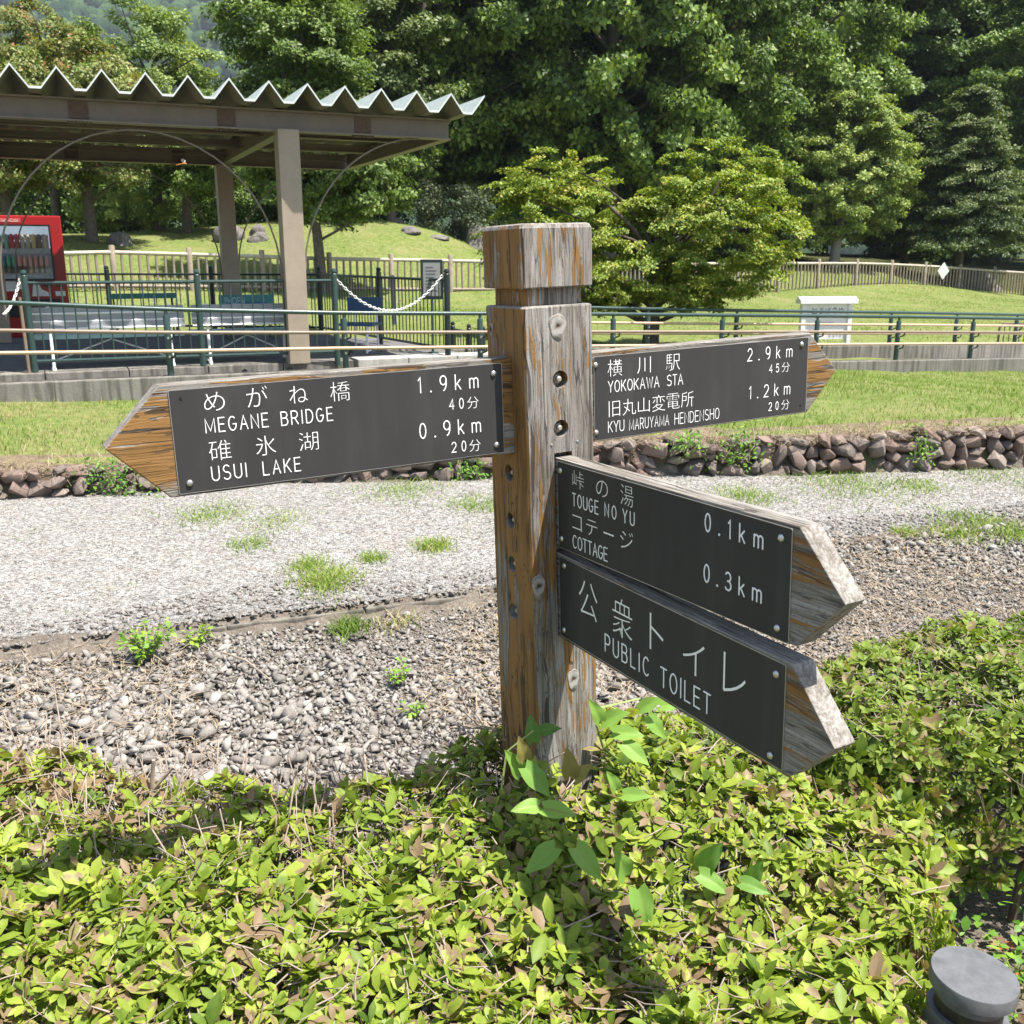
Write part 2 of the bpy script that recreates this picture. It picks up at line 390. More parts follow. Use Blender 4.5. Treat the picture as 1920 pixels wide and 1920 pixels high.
def ground_mat():
    b = NB('ground_soil_and_lawn'); v = b.coord(); t = b.attr()
    n1 = b.noise(v, .9, 5, .6); n2 = b.noise(v, 7, 5, .65); n3 = b.noise(v, 70, 3, .6)
    soil = b.ramp(b.math('ADD', b.math('MULTIPLY', n2, .5), b.math('MULTIPLY', n3, .5)), [(.3, (.07, .058, .047)), (.5, (.14, .118, .096)), (.7, (.22, .195, .165))])
    g = b.ramp(b.math('ADD', b.math('MULTIPLY', n2, .55), b.math('MULTIPLY', n3, .45)), [(.3, (.07, .095, .024)), (.5, (.13, .17, .045)), (.68, (.19, .22, .075))])
    dryp = b.ramp(b.math('ADD', b.math('MULTIPLY', n1, .55), b.math('MULTIPLY', n2, .45)), [(.45, 0.0), (.66, .8)])
    g = b.mix(dryp, g, b.ramp(n3, [(.3, (.16, .15, .06)), (.7, (.28, .25, .125))]))
    fl = b.ramp(n2, [(.3, (.03, .035, .012)), (.7, (.07, .075, .03))])
    c = b.mix(b.math('MINIMUM', t, 1.0), soil, g)
    c = b.mix(b.math('MAXIMUM', b.math('SUBTRACT', t, 1.0), 0.0), c, fl)
    return b.bsdf(c, .95, 0, b.bump(b.math('ADD', n3, b.math('MULTIPLY', n2, .6)), .8, .03), .1)
M['ground'] = ground_mat()
tag(np_mesh('ground', np.c_[gx, gy, gz], [quads], M['ground'], tone=zone, smooth=True), kind='structure')

# gravel path
def path_mat():
    b = NB('pale_gravel'); v = b.coord(); c1 = b.vor(v, 95); c2 = b.vor(v, 52); n = b.noise(v, 2.0, 4); n2 = b.noise(v, 14, 4)
    sep = b.n('SeparateColor'); b.l(c1, sep.inputs[0]); s2 = b.n('SeparateColor'); b.l(c2, s2.inputs[0])
    f = b.math('ADD', b.math('MULTIPLY', sep.outputs[0], .6), b.math('MULTIPLY', s2.outputs[0], .4))
    c = b.ramp(f, [(.08, (.085, .08, .074)), (.28, (.19, .182, .168)), (.6, (.305, .295, .278)), (.9, (.47, .46, .44))])
    c = b.mix(b.ramp(n2, [(.45, 0.0), (.8, .35)]), c, (.30, .24, .17))
    t = b.attr(); dk = b.math('MULTIPLY', t, b.ramp(n2, [(.3, .35), (.6, 1.0)]))
    c = b.mix(b.math('MULTIPLY', dk, .75), c, b.ramp(f, [(.2, (.10, .098, .092)), (.8, (.28, .27, .26))]))
    d1 = b.vor(v, 95, 'Distance')
    h = b.math('SUBTRACT', b.math('MULTIPLY', sep.outputs[1], .8), d1)
    return b.bsdf(c, .92, 0, b.bump(h, 1.0, .012), .15)
M['path'] = path_mat()
px_ = np.arange(-9, 14, .2); tt = np.linspace(0, 1, 28)
PX = np.repeat(px_[None], len(tt), 0); y0 = kerb_y(px_) + .06; y1 = wall_y(px_) + .1
PY = y0 + (y1 - y0) * tt[:, None]
PZ = .104 + .008 * vnoise(PX, PY, 3, 5) - .02 * np.exp(-(PY - y0) / .25)
J = np.arange(PX.size).reshape(PX.shape)
pq = np.stack([J[:-1, :-1], J[:-1, 1:], J[1:, 1:], J[1:, :-1]], -1).reshape(-1, 4)
tag(np_mesh('gravel_path', np.c_[PX.ravel(), PY.ravel(), PZ.ravel()], [pq], M['path'], tone=np.clip(1.25 - ((PY - y0) / .42), 0, 1).ravel(), smooth=True), kind='structure')
# kerb between the path and the stone bed
mb = MB()
kx = np.arange(-8.5, 9, .6)
for i in range(len(kx) - 1):
    a = Vector((kx[i] + .004, kerb_y(kx[i]), 0)); c = Vector((kx[i+1] - .004, kerb_y(kx[i+1]), 0))
    d = (c - a).normalized(); nrm = Vector((-d.y, d.x, 0)) * .11; j = random.uniform(-.006, .006)
    mb.prism([a + Vector((0, 0, -.1)), c + Vector((0, 0, -.1)), c + nrm + Vector((0, 0, -.1)), a + nrm + Vector((0, 0, -.1))], (0, 0, .172 + j))
tag(mb.build('kerb', conc('dirty_kerb', (.165, .15, .125), .8), bevel=.008), kind='structure')

# low concrete walls that carry the handrails, the ramp and the platform
S_END = 16.5
def rail_z(s):      # level of the near wall's top along the handrail
    return float(np.interp(s, [-4, 1.9, 10.44, 16.5], [.50, .48, .236, .07]))
def along(s, off=0, z=0): return Vector(RP + UX * s + VX * off + np.array([0, 0, z]))
def strip(mb, s0, s1, o0, o1, ztop, zbot, step=.8, m=0):
    n = max(1, int((s1 - s0) / step)); q = [s0 + (s1 - s0) * i / n for i in range(n + 1)]
    for i in range(n):
        a, c = q[i], q[i+1]
        v = [along(s, o, z) for s in (a, c) for o in (o0, o1) for z in (zbot, ztop(s))]
        mb.add(v, [(0,1,3,2),(4,6,7,5),(0,4,5,1),(2,3,7,6),(1,5,7,3),(0,2,6,4)], m)
mb = MB(); strip(mb, -3.6, S_END, -.10, .09, lambda s: rail_z(s), -.6, 2.4)
w1 = mb.build('retaining_wall', M['concrete'], bevel=.012)
tag(w1, 'long stained concrete retaining wall under the nearer handrail, above the grass strip', 'wall')
mb = MB(); strip(mb, 2.35, S_END + 1, 1.28, 1.54, lambda s: rail_z(s) + .10, -.6, 2.4)
w2 = mb.build('retaining_wall', M['concrete'], bevel=.012)
tag(w2, 'second concrete retaining wall under the farther handrail, beyond the ramp', 'wall')
mb = MB(); strip(mb, -3.6, S_END, .09, 1.28, lambda s: min(rail_z(s) - .14, .40), -.6, 1.2)
tag(mb.build('ramp_path', M['concrete_pale']), kind='structure')
# platform slab with pale kerb stones at the entrance
PO = Vector((-4.97, 10.43, 0)) ; PO = PO - Vector(VX) * .12
def plat(s, o, z=0): return PO + Vector(UX) * s + Vector(VX) * o + Vector((0, 0, z))
mb = MB(); mb.prism([plat(-4, .32, -.5), plat(4.85, .32, -.5), plat(4.85, 7.4, -.5), plat(-4, 7.4, -.5)], (0, 0, .5 + PLAT))
tag(mb.build('platform_paving', M['platform']), kind='structure')
mb = MB()
for i in range(9):
    mb.prism([plat(-4 + i*.82, .0, -.3), plat(-4 + i*.82 + .81, 0, -.3), plat(-4 + i*.82 + .81, .317, -.3), plat(-4 + i*.82, .317, -.3)], (0, 0, .3 + PLAT + .004))
for s in (.95, 1.95, 2.6): pass
pe = mb.build('platform_edge', M['concrete'], bevel=.008); tag(pe, kind='structure')
mb = MB()
for i in range(3):
    mb.prism([plat(3.42 + i*.62, -.02, -.3), plat(3.42 + i*.62 + .61, -.02, -.3), plat(3.42 + i*.62 + .61, .317, -.3), plat(3.42 + i*.62, .317, -.3)], (0, 0, .3 + PLAT + .012))
tag(mb.build('entrance_kerb', M['concrete_pale'], bevel=.01), kind='structure')
for s in (2.12, 2.62):                             # drain pipes in the platform edge
    mb = MB(); c = plat(s, -.012, .46); T = Matrix.Translation(c) @ Matrix.Rotation(AX, 4, 'Z') @ Matrix.Rotation(R(90), 4, 'X')
    mb.lathe([(.028, -.02), (.03, .012), (.024, .012), (.022, -.015)], 14, T=T)
    o = mb.build('drain_pipe', M['black'], smooth=True)
    tag(o, 'dark drain pipe end in the platform edge, %s' % ('the left one of two' if s < 2.4 else 'the one nearer the chained entrance'), 'drain pipe', 'drain pipes in the platform edge')

# ------------------------------------------------------------------ dry stone wall
def hull_stones(n_proto, pts, lo, hi, flat=.7, seed=1, boxy=1.0):
    r = np.random.default_rng(seed); out = []
    for k in range(n_proto):
        p = r.normal(size=(pts, 3)); p /= np.linalg.norm(p, axis=1)[:, None]
        p = np.sign(p) * np.abs(p) ** boxy; p *= r.uniform(lo, hi, (pts, 1)); p *= np.array([1, r.uniform(.65, 1), r.uniform(flat*.7, flat)])
        bm = bmesh.new()
        for q in p: bm.verts.new(q)
        res = bmesh.ops.convex_hull(bm, input=bm.verts)
        for g in res['geom_interior'] + res['geom_unused']:
            if isinstance(g, bmesh.types.BMVert) and g.is_valid: bm.verts.remove(g)
        bmesh.ops.triangulate(bm, faces=bm.faces)
        bm.verts.ensure_lookup_table(); bm.verts.index_update()
        out.append((np.array([v.co[:] for v in bm.verts]), np.array([[v.index for v in f.verts] for f in bm.faces]))); bm.free()
    return out
def rot_mats(n, r, tilt=None):
    a = r.uniform(0, 2*np.pi, n); 
    t = r.uniform(0, np.pi, n) if tilt is None else r.normal(0, tilt, n)
    p = r.uniform(0, 2*np.pi, n)
    ca, sa, ct, st_, cp, sp = np.cos(a), np.sin(a), np.cos(t), np.sin(t), np.cos(p), np.sin(p)
    Z = np.zeros(n); O = np.ones(n)
    Ra = np.stack([np.stack([ca, -sa, Z], 1), np.stack([sa, ca, Z], 1), np.stack([Z, Z, O], 1)], 1)
    Rt = np.stack([np.stack([O, Z, Z], 1), np.stack([Z, ct, -st_], 1), np.stack([Z, st_, ct], 1)], 1)
    Rp = np.stack([np.stack([cp, -sp, Z], 1), np.stack([sp, cp, Z], 1), np.stack([Z, Z, O], 1)], 1)
    return Rp @ Rt @ Ra
def scatter(protos, pos, size, r, tilt=None, stretch=None, tone=None):
    which = r.integers(0, len(protos), len(pos)); Rm = rot_mats(len(pos), r, tilt)
    Vs, Fs, Ts, base = [], [], [], 0
    tone = r.uniform(0, 1, len(pos)) if tone is None else tone
    for k, (pv, pf) in enumerate(protos):
        idx = np.where(which == k)[0]
        if not len(idx): continue
        v = np.einsum('nij,vj->nvi', Rm[idx], pv) * (size[idx][:, None, None] if size.ndim == 1 else size[idx][:, None, :]) + pos[idx][:, None]
        f = pf[None] + (np.arange(len(idx)) * len(pv))[:, None, None] + base
        Vs.append(v.reshape(-1, 3)); Fs.append(f.reshape(-1, 3)); Ts.append(np.repeat(tone[idx], len(pv))); base += len(idx) * len(pv)
    return np.concatenate(Vs), np.concatenate(Fs), np.concatenate(Ts)
def stone_mat(name, cols, bump=.4, rough=.9):
    b = NB(name); v = b.coord(); t = b.attr(); n = b.noise(v, 22, 4, .6); f = b.noise(v, 140, 3)
    c = b.ramp(b.math('ADD', t, b.math('MULTIPLY', b.math('SUBTRACT', n, .5), .35)), cols)
    c = b.mix(b.ramp(f, [(.35, .0), (.7, .35)]), c, b.mix(.5, c, (.5, .47, .43)))
    return b.bsdf(c, rough, 0, b.bump(b.math('ADD', n, b.math('MULTIPLY', f, .5)), bump, .006), .2)
M['wallstone'] = stone_mat('brown_wall_stone', [(0.0, (.085, .07, .062)), (.35, (.15, .112, .092)), (.65, (.165, .103, .08)), (.82, (.165, .135, .118)), (1.0, (.23, .18, .145))], .6)
M['wallearth'] = simple('dry_wall_earth', (.15, .115, .08), .95, 0, .35, 10, .1, .6)
wall = thing('stone_wall', 'low dry stone retaining wall of brown and reddish stones along the gravel path', 'stone wall')
protoW = hull_stones(18, 16, .85, 1.08, .95, 11, .7)
wr = np.random.default_rng(21); WP, WS = [], []
x = -6.0
while x < 8.5:
    top = float(lawn_z(x, wall_y(x) + .3)[0]) - .02; z = .09
    wdt = wr.uniform(.085, .2)
    while z < top - .02:
        h = wr.uniform(.07, .17); h = min(h, max(.06, top - z + .02))
        WP.append((x + wr.normal(0, .02), float(wall_y(x)) + .045 + wr.normal(0, .018) + (z - .1) * .12, z + h * .45)); WS.append((wdt * .62, .10, h * .62)); z += h * .82
    x += wdt * .88
WP = np.array(WP); WS = np.array(WS)
# stones keep their long axes roughly in the wall face
Rm = rot_mats(len(WP), wr); which = wr.integers(0, 14, len(WP)); Vs, Fs, Ts, base = [], [], [], 0
for i in range(len(WP)):
    pv, pf = protoW[which[i]]; v = (pv @ Rm[i].T) * WS[i]; a = wr.normal(0, .28); c_, s_ = math.cos(a), math.sin(a)
    v = np.c_[v[:, 0]*c_ - v[:, 2]*s_, v[:, 1], v[:, 0]*s_ + v[:, 2]*c_] + WP[i]
    Vs.append(v); Fs.append(pf + base); base += len(pv); Ts.append(np.full(len(pv), wr.uniform()))
stones = np_mesh('stones', np.concatenate(Vs), [np.concatenate(Fs)], M['wallstone'], wall, np.concatenate(Ts))
bv = stones.modifiers.new('soft', 'BEVEL'); bv.width = .005; bv.segments = 2; bv.limit_method = 'ANGLE'; bv.angle_limit = R(22)
wx = np.arange(-8, 13, .25); prof = [(.09, -.02), (.085, .22), (.14, .30), (.40, .02)]
V = []
for xx in wx:
    tz = float(lawn_z(xx, wall_y(xx) + .35)[0])
    for (o, h) in ((.07, .05), (.09, .6), (.15, .93), (.42, 1.0)):
        V.append((xx, float(wall_y(xx)) + o + wr.normal(0, .01), .06 + (tz - .045) * h + wr.normal(0, .008)))
K = np.arange(len(V)).reshape(-1, 4); wq = np.stack([K[:-1, :-1], K[1:, :-1], K[1:, 1:], K[:-1, 1:]], -1).reshape(-1, 4)
np_mesh('earth_core', np.array(V), [wq], M['wallearth'], wall, smooth=True)

# ------------------------------------------------------------------ crushed stone bed
M['ballast'] = stone_mat('grey_crushed_stone', [(0.0, (.115, .101, .089)), (.4, (.175, .158, .142)), (.8, (.225, .207, .188)), (1.0, (.29, .273, .25))], .5)
gr = np.random.default_rng(31)
protoB = hull_stones(24, 9, .8, 1.15, .5, 17, .6)
N = 270000
bx_, by_ = gr.uniform(-4.6, 5.2, N), gr.uniform(1.9, 6.2, N)
d_k = kerb_y(bx_) - by_
keep = (d_k > .03) & (by_ > np.interp(bx_, [-3, -1.2, -.3, .26, .95, 1.78, 3.2], [2.1, 2.05, 1.9, 2.2, 2.6, 3.1, 3.5])) & (np.abs(bx_) < .72 * by_ + .6) & (gr.uniform(0, 1, N) < np.clip(.78 + .4 * vnoise(bx_, by_, 2.4, 8), .3, 1))
bx_, by_, d_k = bx_[keep], by_[keep], d_k[keep]
sz = np.clip(gr.lognormal(math.log(.0108), .48, len(bx_)), .005, .040) * np.clip(.75 + .3 * vnoise(bx_, by_, 1.7, 9) + .15, .5, 1.25)
V, F, T = scatter(protoB, np.c_[bx_, by_, bed_z(bx_, by_) + sz * gr.uniform(.1, .75, len(sz))], sz, gr)
tag(np_mesh('ballast_gravel', V, [F], M['ballast'], tone=T), kind='stuff')
# loose pale stones lying on the path
N = 26000
t_ = gr.uniform(0, 1, N) ** 1.35; bx_ = gr.uniform(-4.5, 6.5, N); by_ = kerb_y(bx_) + .02 + t_ * (wall_y(bx_) - kerb_y(bx_) - .02)
keep = np.abs(bx_) < .56 * by_ + .4; bx_, by_, t_ = bx_[keep], by_[keep], t_[keep]
edge = (by_ - kerb_y(bx_)) < .38 + .1 * vnoise(bx_, by_, 3, 4)
sz = np.where(edge, gr.uniform(.006, .019, len(bx_)), gr.uniform(.004, .0095, len(bx_)))
tn = np.where(edge, gr.uniform(.05, .75, len(bx_)), gr.uniform(.45, 1.25, len(bx_)))
zp = .104 + .008 * vnoise(bx_, by_, 3, 5) - .02 * np.exp(-(by_ - kerb_y(bx_) - .06).clip(0) / .25)
V, F, T = scatter(protoB[:6], np.c_[bx_, by_, zp + sz * .2], sz, gr, None, None, tn)
tag(np_mesh('path_pebbles', V, [F], M['ballast'], tone=T), kind='stuff')

# ------------------------------------------------------------------ far wooded hill
def hill_z(x, y):
    x, y = x / 2.2, y / 2.2; t = np.clip((y - 230) / 330, 0, 1); t = t * t * (3 - 2 * t)
    return 1.5 + 2.2 * (t * (150 + 22 * vnoise(x, y, .011, 41)) + 4 * vnoise(x, y, .045, 42) * (t > 0))
hx = np.linspace(-620, 620, 80) * 2.2; hy = np.linspace(225, 640, 48) * 2.2; HX, HY = np.meshgrid(hx, hy)
HZ = hill_z(HX, HY); HZ[0] = -2
K = np.arange(HX.size).reshape(HX.shape); hq = np.stack([K[:-1, :-1], K[:-1, 1:], K[1:, 1:], K[1:, :-1]], -1).reshape(-1, 4)
M['hill'] = simple('wooded_hill_floor', (.035, .05, .02), .95, 0, .3, .05, .1)
tag(np_mesh('hills', np.c_[HX.ravel(), HY.ravel(), HZ.ravel()], [hq], M['hill'], smooth=True), kind='structure')
# ================================================================== handrails
def rail_pt(px, py, off=0):   # a point in the vertical plane of the handrail that runs `off` metres behind the wall line
    return onplane(px, py, RP + VX * off, AX)
def handrail(label, pix, top_pts, base_f, off, uprail, lowrail):
    hr = thing('handrail', label, 'handrail', group=None)
    P = [rail_pt(*q, off) for q in top_pts]
    S_ = [float((p - RP) @ UX) for p in P]; Zt = [p[2] for p in P]
    ztop = lambda s: float(np.interp(s, S_, Zt))
    s0, s1 = S_[0], S_[-1]
    mb = MB(); q = np.linspace(s0, s1, 40)
    mb.tube([along(s, off, ztop(s)) for s in q], .024, 10); mb.build('top_rail', M['green_steel'], hr, True)
    for frac, mat, dy in ((uprail, M['brown_rail'] if off < .5 else M['tan_rail'], -.075), (lowrail, M['tan_rail'], -.075)):
        mb = MB(); mb.tube([along(s, off + dy, base_f(s) + (ztop(s) - base_f(s)) * frac) for s in q], .0195, 10); mb.build('lower_rail', mat, hr, True)
    for px in pix:
        s = px if isinstance(px, float) else float((rail_pt(px, 600, off) - RP) @ UX)
        b, t = base_f(s), ztop(s)
        mb = MB(); c = along(s, off, 0)
        mb.lathe([(.034, b - .02), (.034, t - .075), (.030, t - .06), (.018, t - .055), (.018, t - .02)], 14, (c.x, c.y, 0))
        po = mb.build('post', M['green_steel'], hr, True)
        for frac in (uprail, lowrail):
            z = b + (t - b) * frac; mb = MB()
            mb.tube([along(s - .0, off, z - .06), along(s + .03, off - .035, z - .072), along(s + .05, off - .07, z - .055), along(s + .05, off - .078, z - .018)], .011, 6)
            mb.build('bracket', M['black_steel'], po, True)
            mb = MB(); T = Matrix.Translation(along(s, off - .034, z - .062)) @ Matrix.Rotation(AX, 4, 'Z') @ Matrix.Rotation(R(90), 4, 'X')
            mb.lathe([(.012, -.002), (.012, .005), (.006, .009)], 8, T=T); mb.build('bolt', M['steel'], po, True)
    return hr
handrail('long dark green handrail with brown lower rails on the nearer concrete wall',
         [-1.9, 312, 645, 900, 1150, 1355, 1533, 1686, 1826, 13.6], [(-60, 565), (0, 567), (312, 580), (645, 587), (1150, 589), (1690, 594), (2000, 599)], rail_z, 0.0, .66, .38)
handrail('farther dark green handrail with two tan lower rails on the second wall beyond the ramp',
         [1215, 1381, 1671, 1794, 1907, 15.6], [(1010, 573), (1112, 577), (1381, 582), (1690, 586), (2000, 592)], lambda s: rail_z(s) + .10, 1.41, .63, .36)

# ================================================================== steel picket fences
def picket_fence(label, P0, P1, posts, zb, h, mat, pr=.03, gap=.11, rails=(.12, .93), name='picket_fence', pk=.008, knob=True, lean=None):
    """posts: fractions along P0-P1"""
    f = thing(name, label, 'fence'); P0, P1 = Vector(P0), Vector(P1); L = (P1 - P0).length; d = (P1 - P0) / L
    for t in posts:
        p = P0 + d * L * t; mb = MB()
        prof = [(pr, zb - .04), (pr, zb + h), (pr * 1.02, zb + h)]
        if knob: prof += [(pr * .7, zb + h + .012), (pr * 1.0, zb + h + .03), (pr * .85, zb + h + .052), (pr * .3, zb + h + .064)]
        mb.lathe(prof, 12, (p.x, p.y, 0)); mb.build('post', mat, f, True)
    for a, b in zip(posts[:-1], posts[1:]):
        A, B = P0 + d * L * a, P0 + d * L * b; mb = MB()
        for r in rails: mb.tube([A + Vector((0, 0, zb + h * r)), B + Vector((0, 0, zb + h * r))], .017, 8)
        n = max(2, int((B - A).length / gap))
        for i in range(1, n):
            q = A.lerp(B, i / n); mb.tube([q + Vector((0, 0, zb + h * rails[0])), q + Vector((0, 0, zb + h * rails[-1]))], pk, 6)
        mb.build('picket_panel', mat, f, True)
    return f
def g(px, py, z=PLAT): p = onz(px, py, z); return Vector((p[0], p[1], 0))
gA, gB, gC = g(66, 699), g(380, 686), g(633, 678)
fr = picket_fence('green steel picket fence along the platform edge, between the benches and the nearer handrail', gA, gC, [0, (gB - gA).length / (gC - gA).length, 1.0], PLAT, .98, M['green_steel'], .034)
# rusty conduit clamped to its first post
mb = MB(); q = gA + Vector((-.045, -.03, 0)); mb.tube([q + Vector((.0, 0, .30)), q + Vector((-.01, 0, 1.3))], .018, 8)
tag(mb.build('rusty_pipe', M['brown_rail'], None, True), 'rusty brown pipe against the end post of the green picket fence', 'pipe')
gD, gE = g(714, 645), g(840, 668)
gF = gD + (gD - gE) * 1.15
picket_fence('dark green picket fence at the right end of the platform, with the two notices', gF, gE, [0, (gD - gF).length / (gE - gF).length, 1.0], PLAT - .03, 1.0, M['black_steel'], .036, .105)
rA = Vector(RP + UX * -3.2 + VX * 8.6); rB = gF
rA.z = rB.z = 0
picket_fence('black picket fence along the back of the platform, behind the benches and the vending machine', rA, rB, [0, .25, .5, .75, 1.0], PLAT - .03, 1.0, M['black_steel'], .04, .13)
p0, p1 = at(850, 690, 13.9), at(906, 700, 12.9)
st = picket_fence('short low black picket fence stepping down behind the sign post', (p0[0], p0[1], 0), (p1[0], p1[1], 0), [0, .55, 1.0], .16, .62, M['black_steel'], .03, .09)

# ================================================================== shelter on the platform
CO = Vector((-2.43, 11.42, PLAT))
sh = thing('platform_shelter', 'brown steel platform shelter with a zigzag folded roof and thin pipe arches', 'shelter', CO, AX)
DEP = 4.5; SP = 3.05; bz0, bz1 = 2.47, 2.685        # beam bottom and top above the platform
def col_at(u, v, name='column', mat='shelter_pale'):
    mb = MB(); mb.box((u - .115, v - .115, 0), (u + .115, v + .115, bz0 + .02))
    mb.build(name, M[mat], sh, False, .008)
def ibeam(mb, a, b, h0, h1, w=.07, tw=.008):
    a, b = Vector(a), Vector(b); d = (b - a).normalized(); s = Vector((-d.y, d.x, 0))
    for (o0, o1, z0, z1) in ((-w, w, h0, h0 + .016), (-w, w, h1 - .016, h1), (-tw, tw, h0 + .016, h1 - .016)):
        v = [p + s * o + Vector((0, 0, z)) for p in (a, b) for o in (o0, o1) for z in (z0, z1)]
        mb.add(v, [(0,1,3,2),(4,6,7,5),(0,4,5,1),(2,3,7,6),(1,5,7,3),(0,2,6,4)])
for k in range(-1, 1):
    for v in (0, DEP): col_at(k * SP - (.14 if k else 0), v)
for v in (0, DEP):
    mb = MB(); ibeam(mb, (-SP - 1.9, v, 0), (1.86, v, 0), bz0, bz1)
    mb.build('main_beam', M['shelter_steel'], sh)
    for s in (-3.9, -2.05, -.62, .85):                    # bolted splice plates
        mb = MB(); mb.box((s - .09, v - .022, bz0 + .03), (s + .09, v + .022, bz1 - .03))
        for q in range(-3, 4): mb.box((s + q*.035 - .009, v - .05, bz0 - .014), (s + q*.035 + .009, v + .05, bz0)); mb.box((s + q*.035 - .009, v - .05, bz1), (s + q*.035 + .009, v + .05, bz1 + .012))
        for qx in (-.05, .05):
            for qz in (.08, .135): mb.box((s + qx - .012, v - .03, bz0 + qz - .012), (s + qx + .012, v - .021, bz0 + qz + .012))
        mb.build('splice_plate', M['rust'], sh)
for u in (-SP, 0, 1.86):
    mb = MB(); ibeam(mb, (u, .075, 0), (u, DEP - .075, 0), bz0 + .004, bz1 - .004, .06); mb.build('cross_beam', M['shelter_steel'], sh)
for v in (1.5, 3.0):
    mb = MB(); ibeam(mb, (-SP - 1.9, v, 0), (1.79, v, 0), bz1 - .11, bz1 - .008, .04); mb.build('purlin', M['shelter_steel'], sh)
def arc_pts(c, ru, rz, a0, a1, v, n=26): return [(c + ru * math.cos(R(t)), v, .95 + rz * math.sin(R(t))) for t in np.linspace(a0, a1, n)]
for v in (0, DEP):
    mb = MB(); mb.tube([(-.13, v, .55)] + arc_pts(-SP / 2, SP / 2 - .13, 1.47, 0, 180, v) + [(-SP + .13, v, .55)], .0100, 8); mb.build('arch_pipe', M['shelter_steel'], sh, True)
    mb = MB(); mb.tube([(.13, v, .55)] + arc_pts(1.55, 1.42, 1.52, 180, 92, v), .0100, 8); mb.build('arch_pipe', M['shelter_steel'], sh, True)
for v in (.8, 2.2, 3.6):                                   # thin tie rods under the roof
    mb = MB(); mb.tube([(-SP - 1.5, v, bz0 + .08), (1.8, v + .6, bz0 + .10)], .008, 6); mb.build('tie_rod', M['shelter_steel'], sh, True)
# folded plate roof: flat valleys and sharp ridges, extruded from front to back
uA, uB = [float((onplane(x_, y_, CO - Vector(VX) * .42, AX) - np.array(CO)) @ UX) for x_, y_ in ((17, 117), (908, 196))]
PIT = (uB - uA) / 12; prof = []
rz0 = bz1 + .02; k = 0
u = uB - PIT * 18
while u < uB + .01:
    prof += [(u, rz0 + .19), (u + PIT * .36, rz0), (u + PIT * .62, rz0)]; u += PIT
prof = [p for p in prof if p[0] <= uB + .01]
V, F, E = [], [], []
vf, vb = -.42, DEP + .42; th = .012
mb = MB()
for (a, b) in zip(prof[:-1], prof[1:]):
    for (lo, hi, m) in ((0, th, 0),):
        v = [(a[0], vf, a[1]), (b[0], vf, b[1]), (b[0], vb, b[1]), (a[0], vb, a[1]), (a[0], vf, a[1] + th), (b[0], vf, b[1] + th), (b[0], vb, b[1] + th), (a[0], vb, a[1] + th)]
        mb.add(v, [(0,3,2,1)], 1); mb.add(v, [(4,5,6,7),(0,1,5,4),(2,3,7,6)])
mb.build('roof_sheet', [M['roof'], M['roof_under']], sh)
mb = MB()                                                  # pale cut edge along the eaves
for (a, b) in zip(prof[:-1], prof[1:]):
    v = [(a[0], vf - .012, a[1] - .006), (b[0], vf - .012, b[1] - .006), (b[0], vf - .002, b[1] - .006), (a[0], vf - .002, a[1] - .006), (a[0], vf - .012, a[1] + .016), (b[0], vf - .012, b[1] + .016), (b[0], vf - .002, b[1] + .016), (a[0], vf - .002, a[1] + .016)]
    mb.add(v, [(0,3,2,1),(4,5,6,7),(0,1,5,4),(2,3,7,6)])
mb.build('eaves_trim', M['roof_edge'], sh)

# ================================================================== text helpers
def font_mesh(txt, size=1.0, thin=0.0):
    c = bpy.data.curves.new('lettering', 'FONT'); c.body = txt; c.size = size; c.offset = thin; c.resolution_u = 4; c.extrude = 0
    o = bpy.data.objects.new('lettering', c); COL.objects.link(o)
    dg = bpy.context.evaluated_depsgraph_get(); me = bpy.data.meshes.new_from_object(o.evaluated_get(dg))
    v = [tuple(x.co) for x in me.vertices]; f = [tuple(p.vertices) for p in me.polygons]
    bpy.data.objects.remove(o); bpy.data.curves.remove(c); bpy.data.meshes.remove(me)
    return v, f
def fit_glyph(mb, txt, x0, x1, z0, z1, place, thin=-.012, m=0):
    """flat glyph stretched into the box; place(x, z) gives the 3D point"""
    v, f = font_mesh(txt, 1.0, thin); a = np.array(v); lo, hi = a.min(0), a.max(0); s = (hi - lo); s[s < 1e-4] = 1
    q = [(x0 + (p[0]-lo[0]) / s[0] * (x1-x0), z0 + (p[1]-lo[1]) / s[1] * (z1-z0)) for p in v]
    mb.add([place(*p) for p in q], f, m)
def arc(cx, cy, rx, ry, a0, a1, n=12): return [(cx + rx*math.cos(R(t)), cy + ry*math.sin(R(t))) for t in np.linspace(a0, a1, n)]
